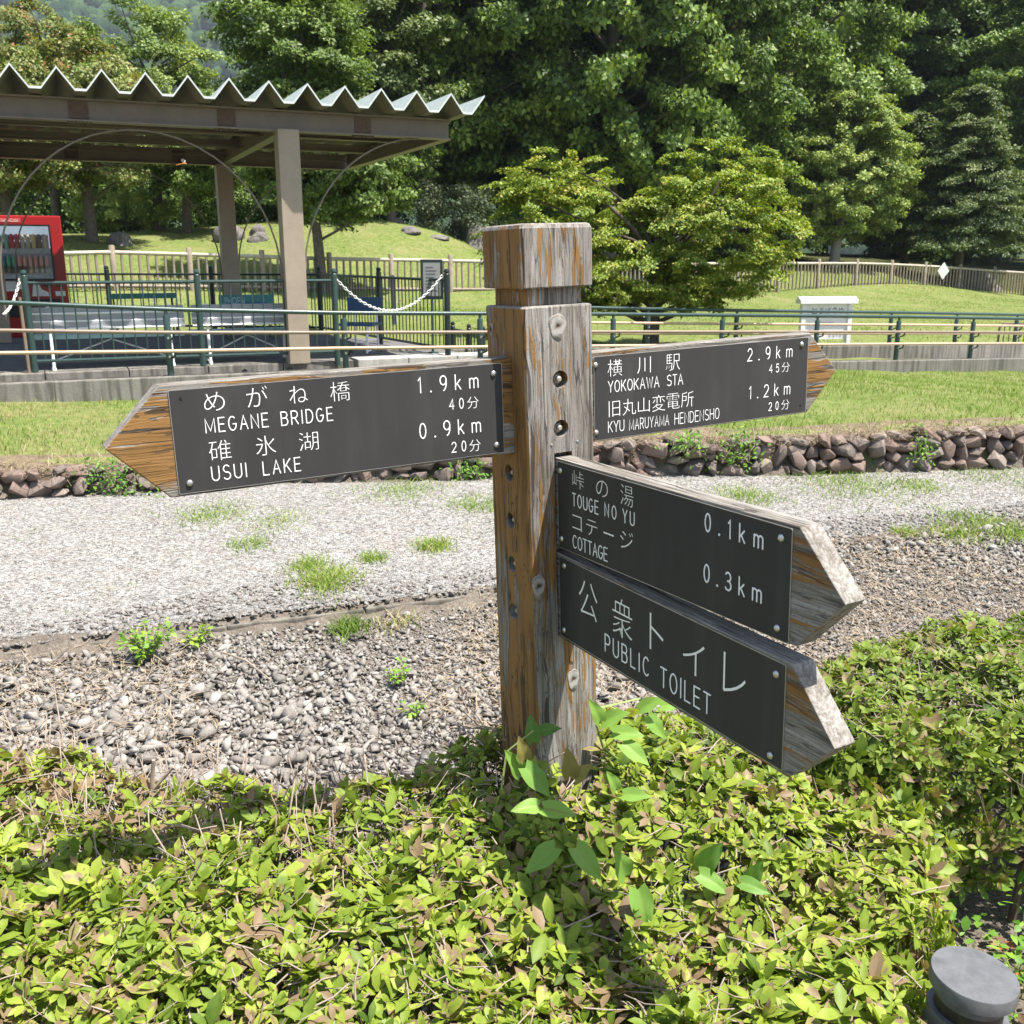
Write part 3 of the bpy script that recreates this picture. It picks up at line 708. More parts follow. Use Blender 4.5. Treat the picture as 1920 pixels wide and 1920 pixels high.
GL = {
 'A': (.62, [[(0,0),(.31,1),(.62,0)], [(.12,.36),(.5,.36)]]), 'B': (.56, [[(.3,.54)]+[(0,.54),(0,1),(.3,1)]+arc(.3,.77,.22,.23,90,-90), [(0,.54),(0,0),(.3,0)]+arc(.3,.27,.26,.27,-90,90)]),
 'C': (.6, [arc(.31,.5,.31,.5,48,312,18)]), 'D': (.58, [[(0,0),(0,1),(.22,1)]+arc(.22,.5,.36,.5,90,-90,16)+[(0,0)]]), 'E': (.5, [[(.5,1),(0,1),(0,0),(.5,0)], [(0,.53),(.44,.53)]]),
 'G': (.62, [arc(.31,.5,.31,.5,50,345,18)+[(.61,.46),(.36,.46)]]), 'H': (.58, [[(0,0),(0,1)], [(.58,0),(.58,1)], [(0,.53),(.58,.53)]]), 'I': (.06, [[(.03,0),(.03,1)]]),
 'K': (.56, [[(0,0),(0,1)], [(.54,1),(0,.38)], [(.17,.58),(.56,0)]]), 'L': (.48, [[(0,1),(0,0),(.48,0)]]), 'M': (.74, [[(0,0),(0,1),(.37,.12),(.74,1),(.74,0)]]), 'N': (.58, [[(0,0),(0,1),(.58,0),(.58,1)]]),
 'O': (.62, [arc(.31,.5,.31,.5,90,446,26)]), 'P': (.54, [[(0,0),(0,1),(.28,1)]+arc(.28,.73,.26,.27,90,-90)+[(0,.46)]]), 'R': (.57, [[(0,0),(0,1),(.28,1)]+arc(.28,.74,.26,.26,90,-90)+[(0,.48)], [(.28,.48),(.57,0)]]),
 'S': (.56, [arc(.28,.755,.25,.245,35,262)+arc(.28,.255,.28,.255,82,-148)]), 'T': (.56, [[(0,1),(.56,1)], [(.28,1),(.28,0)]]), 'U': (.58, [[(0,1),(0,.3)]+arc(.29,.3,.29,.3,180,360)+[(.58,1)]]),
 'W': (.8, [[(0,1),(.2,0),(.4,.9),(.6,0),(.8,1)]]), 'Y': (.6, [[(0,1),(.3,.46),(.6,1)], [(.3,.46),(.3,0)]]),
 '0': (.5, [arc(.25,.5,.25,.5,90,446,26)]), '1': (.2, [[(0,.82),(.16,1),(.16,0)]]), '2': (.54, [arc(.27,.71,.26,.29,165,-35)+[(0,0),(.54,0)]]), '3': (.52, [arc(.24,.755,.24,.245,150,-85)+[(.2,.51)], arc(.25,.265,.27,.265,85,-150)]),
 '4': (.56, [[(.42,0),(.42,1),(0,.3),(.56,.3)]]), '5': (.52, [[(.48,1),(.08,1),(.04,.55)]+arc(.25,.33,.27,.33,128,-148)]), '9': (.52, [arc(.26,.7,.26,.3,0,360,20), [(.52,.7)]+arc(.2,.55,.32,.55,15,-78,8)]),
 '.': (.06, [[(.02,.02),(.05,.03)]]), 'k': (.46, [[(0,1),(0,0)], [(.42,.66),(0,.26)], [(.15,.4),(.46,0)]]), 'm': (.74, [[(0,0),(0,.66)], [(0,.48)]+arc(.185,.48,.185,.18,180,0,8)+[(.37,0)], [(.37,.48)]+arc(.555,.48,.185,.18,180,0,8)+[(.74,0)]]),
}
def stroke_text(mb, txt, x0, x1, zb, cap, place, r=.0013, mono=False, depth=.35, base_slope=0.0):
    r = r * .74
    """single-stroke engraved lettering, letter spaced to fill x0..x1"""
    ws = [GL[c][0] for c in txt]; tot = sum(ws) * cap * .86
    gap = (x1 - x0 - tot) / max(1, len(txt) - 1); x = x0
    kx = .86
    if gap < cap * .2:
        gap = .17 * cap; kx = ((x1 - x0) - gap * (len(txt) - 1)) / sum(ws) / cap 
    for c, w in zip(txt, ws):
        for pl in GL[c][1]:
            q = [(x + p[0]*cap*kx, zb + p[1]*cap + base_slope * (x - x0)) for p in pl]
            rr = r * (1.5 if c == '.' else 1)
            # rounded ends
            def ext(a, b):
                d = math.hypot(a[0]-b[0], a[1]-b[1]) or 1; return (a[0] + (a[0]-b[0])/d*rr*.7, a[1] + (a[1]-b[1])/d*rr*.7)
            if q[0] != q[-1]: pts = [ext(q[0], q[1])] + q + [ext(q[-1], q[-2])]; rads = [rr*.55] + [rr]*len(q) + [rr*.55]
            else: pts = q; rads = [rr]*len(q)
            P = [Vector((p[0], 0, p[1])) for p in pts]
            mb.tube(P, rads, 8, squash=lambda v: place(v.x, v.z, v.y * depth), fix=(0, 1, 0))
        x += w * cap * kx + gap

# ================================================================== the sign post
th_ = 1.0752310350969365
aW = np.array([math.sin(th_), math.cos(th_), 0]); nW = np.array([math.cos(th_), -math.sin(th_), 0])
oW = np.array([.03244447793021189, 1.8424991471925205, 0]) + aW * .075 - nW * .075
rl = -.0334009742754249                          # the post leans by about two degrees
A0 = Matrix(((math.cos(rl), 0, 0), (0, 1, 0), (0, 0, 1)))
c_, s_ = math.cos(rl), math.sin(rl)
R2 = c_ * CR + s_ * CU; U2 = -s_ * CR + c_ * CU
Mrot = np.stack([CR, CU, CF], 1) @ np.stack([R2, U2, CF], 1).T
loc = EP + Mrot @ (np.array([oW[0], oW[1], -0.0]) - EP)
B3 = Mrot @ np.stack([aW, -nW, np.array([0, 0, 1.0])], 1)
SP_ = thing('signpost', 'weathered square wooden signpost with four pointed direction boards, peeling brown paint', 'signpost')
mw = Matrix(B3.tolist()).to_4x4(); mw.translation = Vector(loc); SP_.matrix_world = mw
# post
prng = random.Random(5)
def ring(h, z, c=.004):
    out = []
    for (sx, sy) in ((-1,-1),(1,-1),(1,1),(-1,1)):
        if sx == sy: pts = [(sx*h, sy*(h-c)), (sx*(h-c), sy*h)] 
        else: pts = [(sx*(h-c), sy*h), (sx*h, sy*(h-c))]
        if (sx, sy) in ((-1,-1),(1,1)): pass
        for p in pts: out.append((p[0] + prng.uniform(-.0006, .0006), p[1] + prng.uniform(-.0006, .0006), z))
    return out
mb = MB(); rings = []
zs = list(np.arange(-.1, 1.60, .055)) + [1.607]
for z in zs: rings.append(ring(.075, z))
rings += [ring(.073, 1.6105), ring(.0615, 1.611), ring(.0612, 1.642), ring(.0745, 1.6425)]
for z in (1.645, 1.68, 1.715, 1.748): rings.append(ring(.0768, z, .005))
rings += [ring(.0735, 1.7545), ring(.069, 1.7568, .004)]
n8 = 8; V = [p for r_ in rings for p in r_]
F = [(i*n8+j, i*n8+(j+1) % n8, (i+1)*n8+(j+1) % n8, (i+1)*n8+j) for i in range(len(rings)-1) for j in range(n8)] + [tuple(range(n8))[::-1], tuple(range((len(rings)-1)*n8, len(rings)*n8))]
mb.add(V, F); post = mb.build('post', M['post'], SP_)
# counterbored bolt holes and the notches that take the boards
cut = MB()
holes_front = [(.0757 - .075, 1.7 - .226), (.0751 - .075, 1.7 - .319)]
holes_left = [(.0015, 1.7 - .409), (.0015, 1.7 - .505), (.002, 1.7 - .5955), (.002, 1.7 - .696)]
for x, z in holes_front: cut.lathe([(.0165, -.03), (.0165, .03)], 22, T=Matrix.Translation((x, -.075, z)) @ Matrix.Rotation(R(90), 4, 'X'))
for y, z in holes_left: cut.lathe([(.0165, -.03), (.0165, .03)], 22, T=Matrix.Translation((-.075, y, z)) @ Matrix.Rotation(R(90), 4, 'Y'))
cut.box((-.12, -.0255, 1.333), (-.05, .017, 1.5175)); cut.box((.05, -.0255, 1.333), (.12, .017, 1.512)); cut.box((-.0165, -.12, .962), (.0235, -.052, 1.3345))
co = cut.build('cutter', M['post'], SP_)
md = post.modifiers.new('cut', 'BOOLEAN'); md.object = co; md.operation = 'DIFFERENCE'; md.solver = 'EXACT'
bpy.context.view_layer.update()
dg = bpy.context.evaluated_depsgraph_get(); nm = bpy.data.meshes.new_from_object(post.evaluated_get(dg))
post.modifiers.clear(); old = post.data; post.data = nm; nm.name = 'post'; bpy.data.objects.remove(co)
def bolt(T, name, both=True):
    mb = MB(); mb.lathe([(.0155, -.024), (.0155, -.0215), (.012, -.021)], 18, T=T)
    mb.lathe([(.0098, -.0215), (.0098, -.012), (.0085, -.0105)], 6, T=T); mb.lathe([(.0055, -.0115), (.0055, -.004), (.0035, -.002)], 12, T=T)
    return mb.build(name, M['old_steel'], SP_, True)
for x, z in holes_front: bolt(Matrix.Translation((x, -.075, z)) @ Matrix.Rotation(R(90), 4, 'X'), 'bolt')
for y, z in holes_left: bolt(Matrix.Translation((-.075, y, z)) @ Matrix.Rotation(R(-90), 4, 'Y') @ Matrix.Translation((0, 0, -.004)), 'bolt')
# small nail heads and knots
for x, z in ((-.022, 1.352), (.036, 1.352)):
    mb = MB(); mb.lathe([(.0028, -.001), (.0028, .0012), (.001, .002)], 8, T=Matrix.Translation((x, -.075, z)) @ Matrix.Rotation(R(90), 4, 'X')); mb.build('nail', M['steel'], SP_, True)
def knot_mat():
    b = NB('wood_knot'); v = b.coord(); l = b.n('VectorMath', operation='LENGTH'); w = b.noise(v, 120, 3)
    b.l(v, l.inputs[0]); w2 = b.noise(v, 45, 3); d = b.math('ADD', b.math('MULTIPLY', l.outputs['Value'], 46), b.math('ADD', b.math('MULTIPLY', w, .3), b.math('MULTIPLY', b.math('SUBTRACT', w2, .5), .9)))
    rg = b.math('SINE', b.math('MULTIPLY', d, 26)); c = b.ramp(d, [(.22, (.05, .035, .025)), (.34, (.16, .135, .11)), (.55, (.30, .28, .255)), (.85, (.36, .34, .31)), (1.1, (.23, .21, .185))])
    c = b.mix(b.math('MULTIPLY', b.math('GREATER_THAN', rg, .9), .12), c, (.16, .14, .12))
    return b.bsdf(c, .85, 0, b.bump(w2, .5, .004), .2)
M['knot'] = knot_mat()
def knot(face, u_, z, ru, rz):
    T = Matrix.Translation((u_, -.0752, z)) @ Matrix.Rotation(R(90), 4, 'X') if face == 'f' else Matrix.Translation((-.0752, u_, z)) @ Matrix.Rotation(R(-90), 4, 'Y')
    mb = MB(); n = 22; rr = [(1 + .10 * math.sin(3*t) + .06 * math.sin(5*t + 1)) for t in np.linspace(0, 2*math.pi, n, endpoint=False)]
    def P(r, h):
        o = []
        for j in range(n):
            t = 2*math.pi*j/n; x_, y_ = r*rr[j]*math.cos(t), r*rr[j]*math.sin(t)
            o.append((x_ * ru, y_ * rz, h) if face == 'f' else (y_ * rz, x_ * ru, h))
        return o
    v = P(1, -.001) + P(.9, .0012) + P(.45, .0016) + P(.16, .0004); f = [(i*n+j, i*n+(j+1) % n, (i+1)*n+(j+1) % n, (i+1)*n+j) for i in range(3) for j in range(n)] + [tuple(range(3*n, 4*n))]
    mb.add(v, f); o = mb.build('wood_knot', M['knot'], SP_, True); o.matrix_local = T
    me = o.data
    return o
knot('f', -.003, 1.572, .019, .026); knot('f', -.003 + .02, .862, .014, .025); knot('l', .052, 1.566, .006, .013); knot('l', .012, 1.700, .009, .014)
knot('f', -.058, 1.075, .014, .028)

# direction boards: each is built in a frame with x along the board, z up, -y towards the reader, origin at the plate's lower left corner
def board(T, L, H, point, z_lo, z_hi, x_end, x_sh, x_tip, mat, plate_tilt, screws, texts, kanji, thick=.0395, missing=()):
    g_ = random.Random(int(L*1e4))
    pts = [(x_end, z_lo), (x_sh, z_lo), (x_tip, (z_lo + z_hi) / 2 + point), (x_sh, z_hi), (x_end, z_hi)]
    mb = MB(); poly = [(x, .0016, z) for x, z in pts]
    if x_tip < x_end: poly = poly[::-1]
    mb.prism(poly, (0, thick, 0)); bd = mb.build('sign_board', mat, SP_, False, .0022); bd.matrix_local = T
    mb = MB(); c = .002
    out = [(c, 0), (L-c, 0), (L, c), (L, H-c), (L-c, H), (c, H), (0, H-c), (0, c)]
    mb.prism([(x, 0, z) for x, z in out], (0, .0015, 0))
    pm = bpy.data.meshes.new('name_plate'); 
    pl = mb.build('name_plate', [M['plate'], M['plate_edge']], bd)
    for p in pl.data.polygons: p.material_index = 0 if abs(p.normal.y) > .5 else 1
    bm = bmesh.new(); bm.from_mesh(pl.data)
    fr_ = [f for f in bm.faces if f.normal.y < -.5]
    r_ = bmesh.ops.inset_region(bm, faces=fr_, thickness=.0008, depth=.0)
    for f in r_['faces']: f.material_index = 1
    bm.to_mesh(pl.data); bm.free()
    lt = MB(); place = lambda x, z, y=0.0: Vector((x, -.00035 + y, z))
    for (s, x0, x1, zb, cap, r_) in texts: stroke_text(lt, s, x0/1000, x1/1000, zb/1000, cap/1000, place, r_/1000)
    for (s, x0, x1, z0, z1, thn) in kanji: fit_glyph(lt, s, x0/1000, x1/1000, z0/1000, z1/1000, lambda x, z: Vector((x, -.0005, z)), thn)
    lo = lt.build('lettering', M['letter'], bd)
    for i, (x, z) in enumerate(screws):
        if i in missing:
            mb = MB(); mb.lathe([(.0026, .0002), (.0026, .0006), (.0012, .0007)], 10, T=Matrix.Translation((x/1000, -.0002, z/1000)) @ Matrix.Rotation(R(90), 4, 'X')); mb.build('screw_hole', M['black'], bd); continue
        mb = MB(); mb.lathe([(.0058, 0), (.0056, .0012), (.0042, .0028), (.0018, .0036)], 14, T=Matrix.Translation((x/1000, -.0001, z/1000)) @ Matrix.Rotation(R(90), 4, 'X'))
        mb.build('screw', M['steel'], bd, True)
    return bd
TH = -.015
tl = Matrix.Translation((-.70, -.025, 1.3373)) @ Matrix.Rotation(math.atan(-.0047), 4, 'Y').inverted()
LT = tl
board(Matrix.Translation((-.70, -.025, 1.3415)) @ Matrix.Rotation(.0047, 4, 'Y'), .603, .170, 0, -.004, .179, .641, -.013, -.104, M['board_orange'], 0,
      [(18.7, 156.5), (18.2, 17), (584.9, 151.4), (586.9, 16.2)],
      [('MEGANE', 52.6, 155.3, 96, 22.8, 1.35), ('BRIDGE', 178.1, 268.1, 95.3, 22.6, 1.35), ('USUI', 54.8, 111.8, 15.6, 23.6, 1.35), ('LAKE', 140, 204.5, 14.4, 23.2, 1.35),
       ('1.9km', 432, 551.7, 128, 27, 1.6), ('40', 491.7, 520, 92.5, 18.5, 1.25), ('0.9km', 430.1, 553.5, 45, 27.2, 1.6), ('20', 492.9, 521.5, 12.3, 18.6, 1.25)],
      [('め', 53.8, 87.3, 131, 161.6, TH), ('が', 123.2, 158.2, 131.3, 165, TH), ('ね', 195.3, 226.7, 130.7, 160, TH), ('橋', 267.1, 302.2, 127.7, 161, TH),
       ('碓', 54.1, 89.9, 48.8, 81.9, TH), ('氷', 131.1, 164.7, 48.3, 81.4, TH), ('湖', 205.5, 239.5, 48, 79.5, TH), ('分', 528, 551.5, 90.5, 112.2, TH), ('分', 529, 552.5, 9.5, 31.4, TH)], missing=(0,))
board(Matrix.Translation((.109, -.025, 1.3364)) @ Matrix.Rotation(-.0015, 4, 'Y'), .572, .168, 0, -.002, .177, -.052, .577, .664, M['board_patchy'], 0,
      [(4.0, 151.4), (3.5, 16.8), (551.8, 153.4), (555.4, 17.5)],
      [('YOKOKAWA', 33.7, 159, 94.3, 21.9, 1.3), ('STA', 179.9, 220.4, 94.3, 21.6, 1.3), ('KYU', 32.9, 71.2, 13.6, 21.8, 1.1), ('MARUYAMA', 84.5, 184.8, 12.4, 22, 1.0), ('HENDENSHO', 200, 319.1, 11.8, 22.6, 1.05),
       ('2.9km', 395.7, 523.8, 128.2, 26, 1.55), ('45', 458.7, 486, 97.6, 17.4, 1.25), ('1.2km', 403, 521, 45.7, 26.4, 1.55), ('20', 460.2, 488, 14, 17.6, 1.25)],
      [('横', 32.5, 67.4, 125.8, 159.1, TH), ('川', 104.5, 138.2, 126, 158.4, TH), ('駅', 176.5, 212.6, 125.6, 158.4, TH), ('旧', 34.5, 61.7, 44.7, 76.8, TH), ('丸', 68.3, 101, 44.6, 77, TH), ('山', 106.1, 135.4, 46, 76, TH),
       ('変', 142, 175.1, 44.4, 77.8, TH), ('電', 179.1, 212, 45.5, 77.6, TH), ('所', 216.5, 249.2, 45.6, 77.7, TH), ('分', 494.5, 517.5, 96, 117.5, TH), ('分', 497, 520.8, 12.3, 34.2, TH)], missing=(3,))
# the two boards that reach towards the viewer leave the front face of the post: board x runs along the post's -y
def front_T(x, y, z, yaw, tilt): return Matrix.Translation((x, y, z)) @ Matrix.Rotation(R(-90) + yaw, 4, 'Z') @ Matrix.Rotation(-tilt, 4, 'Y')
board(front_T(-.0139, -.0813, 1.1498, .0136, .0026), .613, .1708, 0, 0.0, .1755, -.029, .625, .711, M['board_gray'], 0,
      [(11.1, 153.5), (10.7, 19.1), (591.9, 153), (590, 17.2)],
      [('TOUGE', 52, 137.1, 93.6, 24, 1.65), ('NO', 158.4, 192.8, 95.6, 23.2, 1.65), ('YU', 213, 246.2, 95.3, 23.6, 1.65), ('COTTAGE', 51.3, 164.6, 11.4, 24.6, 1.6), ('0.1km', 430, 556.1, 128, 28, 2.0), ('0.3km', 429.1, 556.1, 45.6, 28.2, 2.0)],
      [('峠', 53.6, 92, 129.6, 163, TH), ('の', 132.1, 168.3, 129, 158.3, TH), ('湯', 206.9, 243.7, 126.6, 163, TH), ('コ', 51, 82.4, 48.1, 76.6, TH), ('テ', 97.5, 133.6, 48.6, 78, TH), ('ー', 153.8, 185.2, 62.3, 65.6, TH), ('ジ', 204.6, 242.4, 48.5, 80.9, TH)])
board(front_T(-.0143, -.0809, .9665, -.017, -.003), .630, .165, -.004, -.006, .170, -.029, .640, .726, M['board_gray'], 0,
      [(20, 150), (14.2, 15.9), (610.8, 144.5), (604.7, 13.5)],
      [('PUBLIC', 163.1, 301.2, 23.4, 33.5, 2.1), ('TOILET', 334.8, 466.4, 20.2, 34.5, 2.1)],
      [('公', 73.2, 138.1, 70, 141, -.016), ('衆', 187.9, 250.6, 68, 140.5, -.016), ('ト', 302.6, 341.7, 77, 142.4, -.016), ('イ', 394.8, 450.3, 73.3, 130.5, -.016), ('レ', 495.6, 547.5, 74.5, 139.6, -.016)])
# ================================================================== things on and around the platform
def LT_(o, rz): return Matrix.Translation(o) @ Matrix.Rotation(rz, 4, 'Z')
# vending machine
vp = onz(125, 636, PLAT); vr = at(113, 405, 15.4)
vx = Vector((vr[0], vr[1], PLAT)) - Vector(UX) * 1.16
vm = thing('vending_machine', 'red drinks vending machine with a lit bottle window at the back of the platform', 'vending machine', vx, AX)
VW, VD, VH = 1.16, .75, float(vr[2]) - PLAT
mb = MB(); mb.box((0, 0, .07), (VW, VD, VH)); mb.box((.04, .05, 0), (VW - .04, VD - .05, .07)); mb.build('body', M['red'], vm, False, .02)
wz0, wz1, wx1 = VH * .475, VH * .925, VW * .86
mb = MB(); mb.box((.05, -.012, wz0), (wx1, -.001, wz1)); mb.build('window', simple('vending_window_back', (.30, .38, .50), .25, 0, .15, 4), vm, False, .004)
cols = [(.20, .34, .28), (.16, .30, .24), (.45, .04, .05), (.40, .36, .28), (.55, .42, .2), (.07, .20, .35), (.08, .30, .16), (.55, .25, .2), (.5, .3, .26), (.16, .12, .08), (.10, .08, .06), (.4, .38, .35)]
cm = [simple('drink_colour_%s' % 'abcdefghijkl'[i], c, .35, 0, .05, 10) for i, c in enumerate(cols)]
rows = [(wz1 - .33, .20, [0, 0, 1, 1, 0, 2, 2, 3, 3, 4, 9, 3]), (wz1 - .62, .19, [5, 5, 6, 5, 6, 6, 7, 7, 8, 7, 8, 8]), (wz0 + .10, .14, [11, 11, 11, 9, 9, 10, 10, 9, 4, 11, 3, 11])]
for (z, h, ids) in rows:
    mb = MB(); mb.box((.06, -.05, z - .075), (wx1 - .01, -.013, z - .005))
    sf = mb.build('shelf', simple('checked_price_strip', (.42, .46, .52), .4, 0, .35, 22), vm)
    for i, c in enumerate(ids):
        x = .11 + i * (wx1 - .2) / 11; mb = MB(); r_ = .029
        mb.lathe([(r_, 0), (r_, h * .74), (r_ * .6, h * .86), (r_ * .55, h), (0.004, h)], 10, (x, -.056, z)); mb.build('bottle', cm[c], vm, True)
mb = MB()
for (a, b) in (((.05, -.07, wz0 - .005), (wx1, -.055, wz0 + .02)), ((.05, -.07, wz1 - .02), (wx1, -.055, wz1 + .005)), ((wx1 - .02, -.07, wz0), (wx1 + .005, -.055, wz1)), ((.045, -.07, wz0), (.07, -.055, wz1))): mb.box(a, b)
mb.build('window_frame', M['black'], vm)
mb = MB(); mb.box((.30, -.004, VH * .944), (.62, .002, VH * .978)); mb.build('name_strip', simple('red_badge', (.55, .10, .10), .4), vm)
mb = MB(); fit_glyph(mb, 'Coca-Cola', .33, .59, VH * .949, VH * .973, lambda x, z: Vector((x, -.006, z))); mb.build('lettering', M['white'], vm)
mb = MB(); mb.box((.12, -.005, .82 * .9), (.60, .001, wz0 - .05)); lp = mb.build('notice_panel', simple('pink_notice', (.55, .22, .24), .5), vm)
mb = MB(); n = 32; oz = (.82 * .9 + wz0 - .05) / 2
mb.prism([(.36 + .21 * math.cos(2*math.pi*i/n), -.007, oz + .085 * math.sin(2*math.pi*i/n)) for i in range(n)], (0, .0015, 0)); mb.build('oval_notice', M['white'], vm)
mb = MB()
for k, (a, w) in enumerate(((.0, .10), (-.025, .16), (-.05, .14), (.025, .12))): mb.box((.36 - w, -.009, oz + a), (.36 + w * .9, -.0075, oz + a + .008))
mb.build('notice_lines', M['paper'], vm)
mb = MB(); mb.box((.08, -.02, .30), (VW - .12, .001, .56)); mb.build('delivery_slot', M['black'], vm, False, .01)
mb = MB(); mb.box((.82, -.012, wz0 - .09), (.93, .001, wz0 - .06)); mb.box((1.0, -.012, wz0 - .095), (1.06, .001, wz0 - .075)); mb.build('coin_slot', M['black'], vm)
mb = MB(); mb.prism([(.66, -.006, .60), (.92, -.006, .60), (.88, -.006, .66), (.80, -.006, .70), (.76, -.006, .80), (.70, -.006, .83)], (0, .004, 0)); mb.prism([(.98, -.006, .60), (1.12, -.006, .60), (1.12, -.006, .67), (.98, -.006, .67)], (0, .004, 0)); mb.build('sticker', M['white'], vm)

# slatted benches seen from behind
def bench(s0, L, label):
    c = plat(s0, .27, PLAT); b = thing('slatted_bench', label, 'bench', c, AX, 'white slatted benches behind the picket fence')
    for i, z in enumerate((.625, .545, .47)):
        mb = MB(); mb.box((0, .02 - i*.022, z - .031), (L, .045 - i*.022, z + .031)); mb.build('back_slat', M['shade_grey_slat'], b, False, .008)
        mb = MB(); mb.tube([(0, .012 - i*.022, z - .036), (L, .012 - i*.022, z - .036)], .012, 6); mb.build('back_rail', M['white'], b, True)
    mb = MB(); mb.box((.0, .10, .335), (L, .46, .36)); mb.box((0, .085, .318), (L, .10, .368)); mb.build('seat', M['blue_seat'], b, False, .006)
    for x in (.16, L - .16):
        mb = MB(); mb.tube([(x, .05, .665), (x + .0, -.02, .36), (x, -.07, .03)], .016, 8); mb.tube([(x, .42, .325), (x, .45, .03)], .016, 8); mb.tube([(x, -.07, .035), (x, .45, .035)], .013, 8); mb.tube([(x, -.02, .322), (x, .42, .322)], .013, 8)
        lg = mb.build('leg', M['white'], b, True)
        mb = MB(); mb.lathe([(.022, 0), (.022, .03), (.014, .05)], 10, (x, -.07, 0)); mb.lathe([(.022, 0), (.022, .03), (.014, .05)], 10, (x, .45, 0)); mb.build('foot', M['white'], lg, True)
    mb = MB(); mb.tube([(.16, .2, .08), (L/2, .2, .30), (L - .16, .2, .08)], .009, 6); mb.build('cross_brace', M['white'], b, True)
    return b
bench(.03, 1.52, 'white bench with shade-grey slats nearest the vending machine, seen through the picket fence')
bench(1.63, 1.25, 'white bench with shade-grey slats beside the sunlit shelter column')
# benches with printed backs further in
def printed_bench(px, pw, Y, label, mat, words=None, legs='black', rz=AX, cat='bench', name='advertising_bench', h=.78, hp=.2):
    p = onz(px, 640, PLAT); p = at(px, 600, Y); L = pw
    b = thing(name, label, cat, (p[0], p[1], PLAT), rz)
    mb = MB(); mb.box((0, .0, h - hp), (L, .02, h)); bk = mb.build('backrest', M[mat], b, False, .004)
    if words:
        mb = MB(); fit_glyph(mb, words, L*.10, L*.46, h - hp*.76, h - hp*.18, lambda x, z: Vector((x, -.003, z)), 0.0); mb.build('lettering', M['wordpale'], bk)
        mb = MB(); mb.prism([(L*.12, -.0015, h - hp*.86), (L*.80, -.0015, h - hp*.80), (L*.90, -.0015, h - hp*.58), (L*.48, -.0015, h - hp*.52), (L*.14, -.0015, h - hp*.60)], (0, .001, 0)); mb.build('printed_band', M['wordblue'], bk)
    mb = MB(); mb.box((0, -.42, .33), (L, -.04, .36)); mb.build('seat', M[mat] if legs != 'brown' else M['darkbrown'], b, False, .006)
    for x in (.08, L - .08):
        mb = MB(); m_ = M['black_steel'] if legs == 'black' else M['white'] if legs == 'white' else M['darkbrown']
        mb.tube([(x, .03, h - .03), (x, .03, .35), (x, .06, .0)], .014, 6); mb.tube([(x, .03, .325), (x, -.40, .325), (x, -.44, .0)], .014, 6); mb.tube([(x, .06, .02), (x, -.44, .02)], .012, 6)
        mb.build('leg', m_, b, True)
    return b
pz = lambda px, Y: at(px, 600, Y)
printed_bench(413, .80, 14.9, 'teal backed bench with faded printed lettering beside the shelter column', 'teal', 'PHOEN', h=.63, hp=.185)
printed_bench(206, 1.0, 15.4, 'teal topped bench with dark brown seat in front of the back fence', 'teal', None, 'brown', h=.63, hp=.08)
printed_bench(652, .46, 13.1, 'small navy blue backed seat with white bent tube legs at the platform entrance', 'navy', None, 'white', rz=R(-9), cat='chair', name='tube_chair', h=.67, hp=.18)

# notices
p = g(812, 662); nb = thing('notice_stand', 'black framed notice board on a thin green pole beside the chained entrance', 'notice', (p.x, p.y, PLAT), R(8))
mb = MB(); mb.lathe([(.07, 0), (.07, .012), (.017, .02), (.017, .66)], 10); mb.build('pole', M['green_steel'], nb, True)
mb = MB(); mb.box((-.135, -.02, .66), (.135, .02, 1.14)); mb.build('frame', M['black_steel'], nb, False, .005)
mb = MB(); mb.box((-.105, -.024, .70), (.105, -.0205, 1.10)); pp = mb.build('sheet', simple('grey_weathered_sheet', (.24, .24, .235), .7, 0, .15, 20), nb)
mb = MB()
for i in range(8): mb.box((-.075, -.0262, 1.04 - i*.04), (.02 + .055 * ((i*37) % 10) / 10, -.0245, 1.052 - i*.04))
mb.build('notice_lines', simple('grey_print', (.10, .10, .10), .6), nb)
p = at(738, 560, 14.3); mb = MB(); mb.box((-.085, -.006, -.36), (.085, .002, .32)); hn = mb.build('notice_sheet', M['paper']); hn.location = p; hn.rotation_euler = (0, R(-3), math.atan2((gE-gD).y, (gE-gD).x))
tag(hn, 'narrow grey notice hanging on the dark fence above the navy seat', 'notice')

# chains
def chain(A, B, sag, label, link=.043):
    A, B = Vector(A), Vector(B); L = (B - A).length; n = int(L * 1.1 / (link * .72)); mb = MB()
    P = [A.lerp(B, t) - Vector((0, 0, sag * 4 * t * (1 - t))) for t in np.linspace(0, 1, n + 1)]
    for i in range(n):
        c = (P[i] + P[i+1]) / 2; d = (P[i+1] - P[i]).normalized(); s = d.cross(Vector((0, 0, 1))).normalized(); u = s.cross(d)
        w = (s if i % 2 else u); o = []
        for t in np.linspace(0, 2*math.pi, 11): o.append(c + d * (link * .5 * math.cos(t)) + w * (link * .3 * math.sin(t)))
        mb.tube(o, link * .11, 5)
    return tag(mb.build('chain', M['chain'], None, True), label, 'chain')
chain((gC.x, gC.y, PLAT + .96), (gE.x - .05, gE.y, PLAT + .96), .40, 'white plastic chain sagging across the platform entrance on the right')
cl = sh.matrix_basis @ Vector((-SP + .12, -.1, .62)); chain((gA.x - .04, gA.y, PLAT + .96), (cl.x, cl.y, cl.z), .06, 'white plastic chain between the left end post of the picket fence and the shelter column')

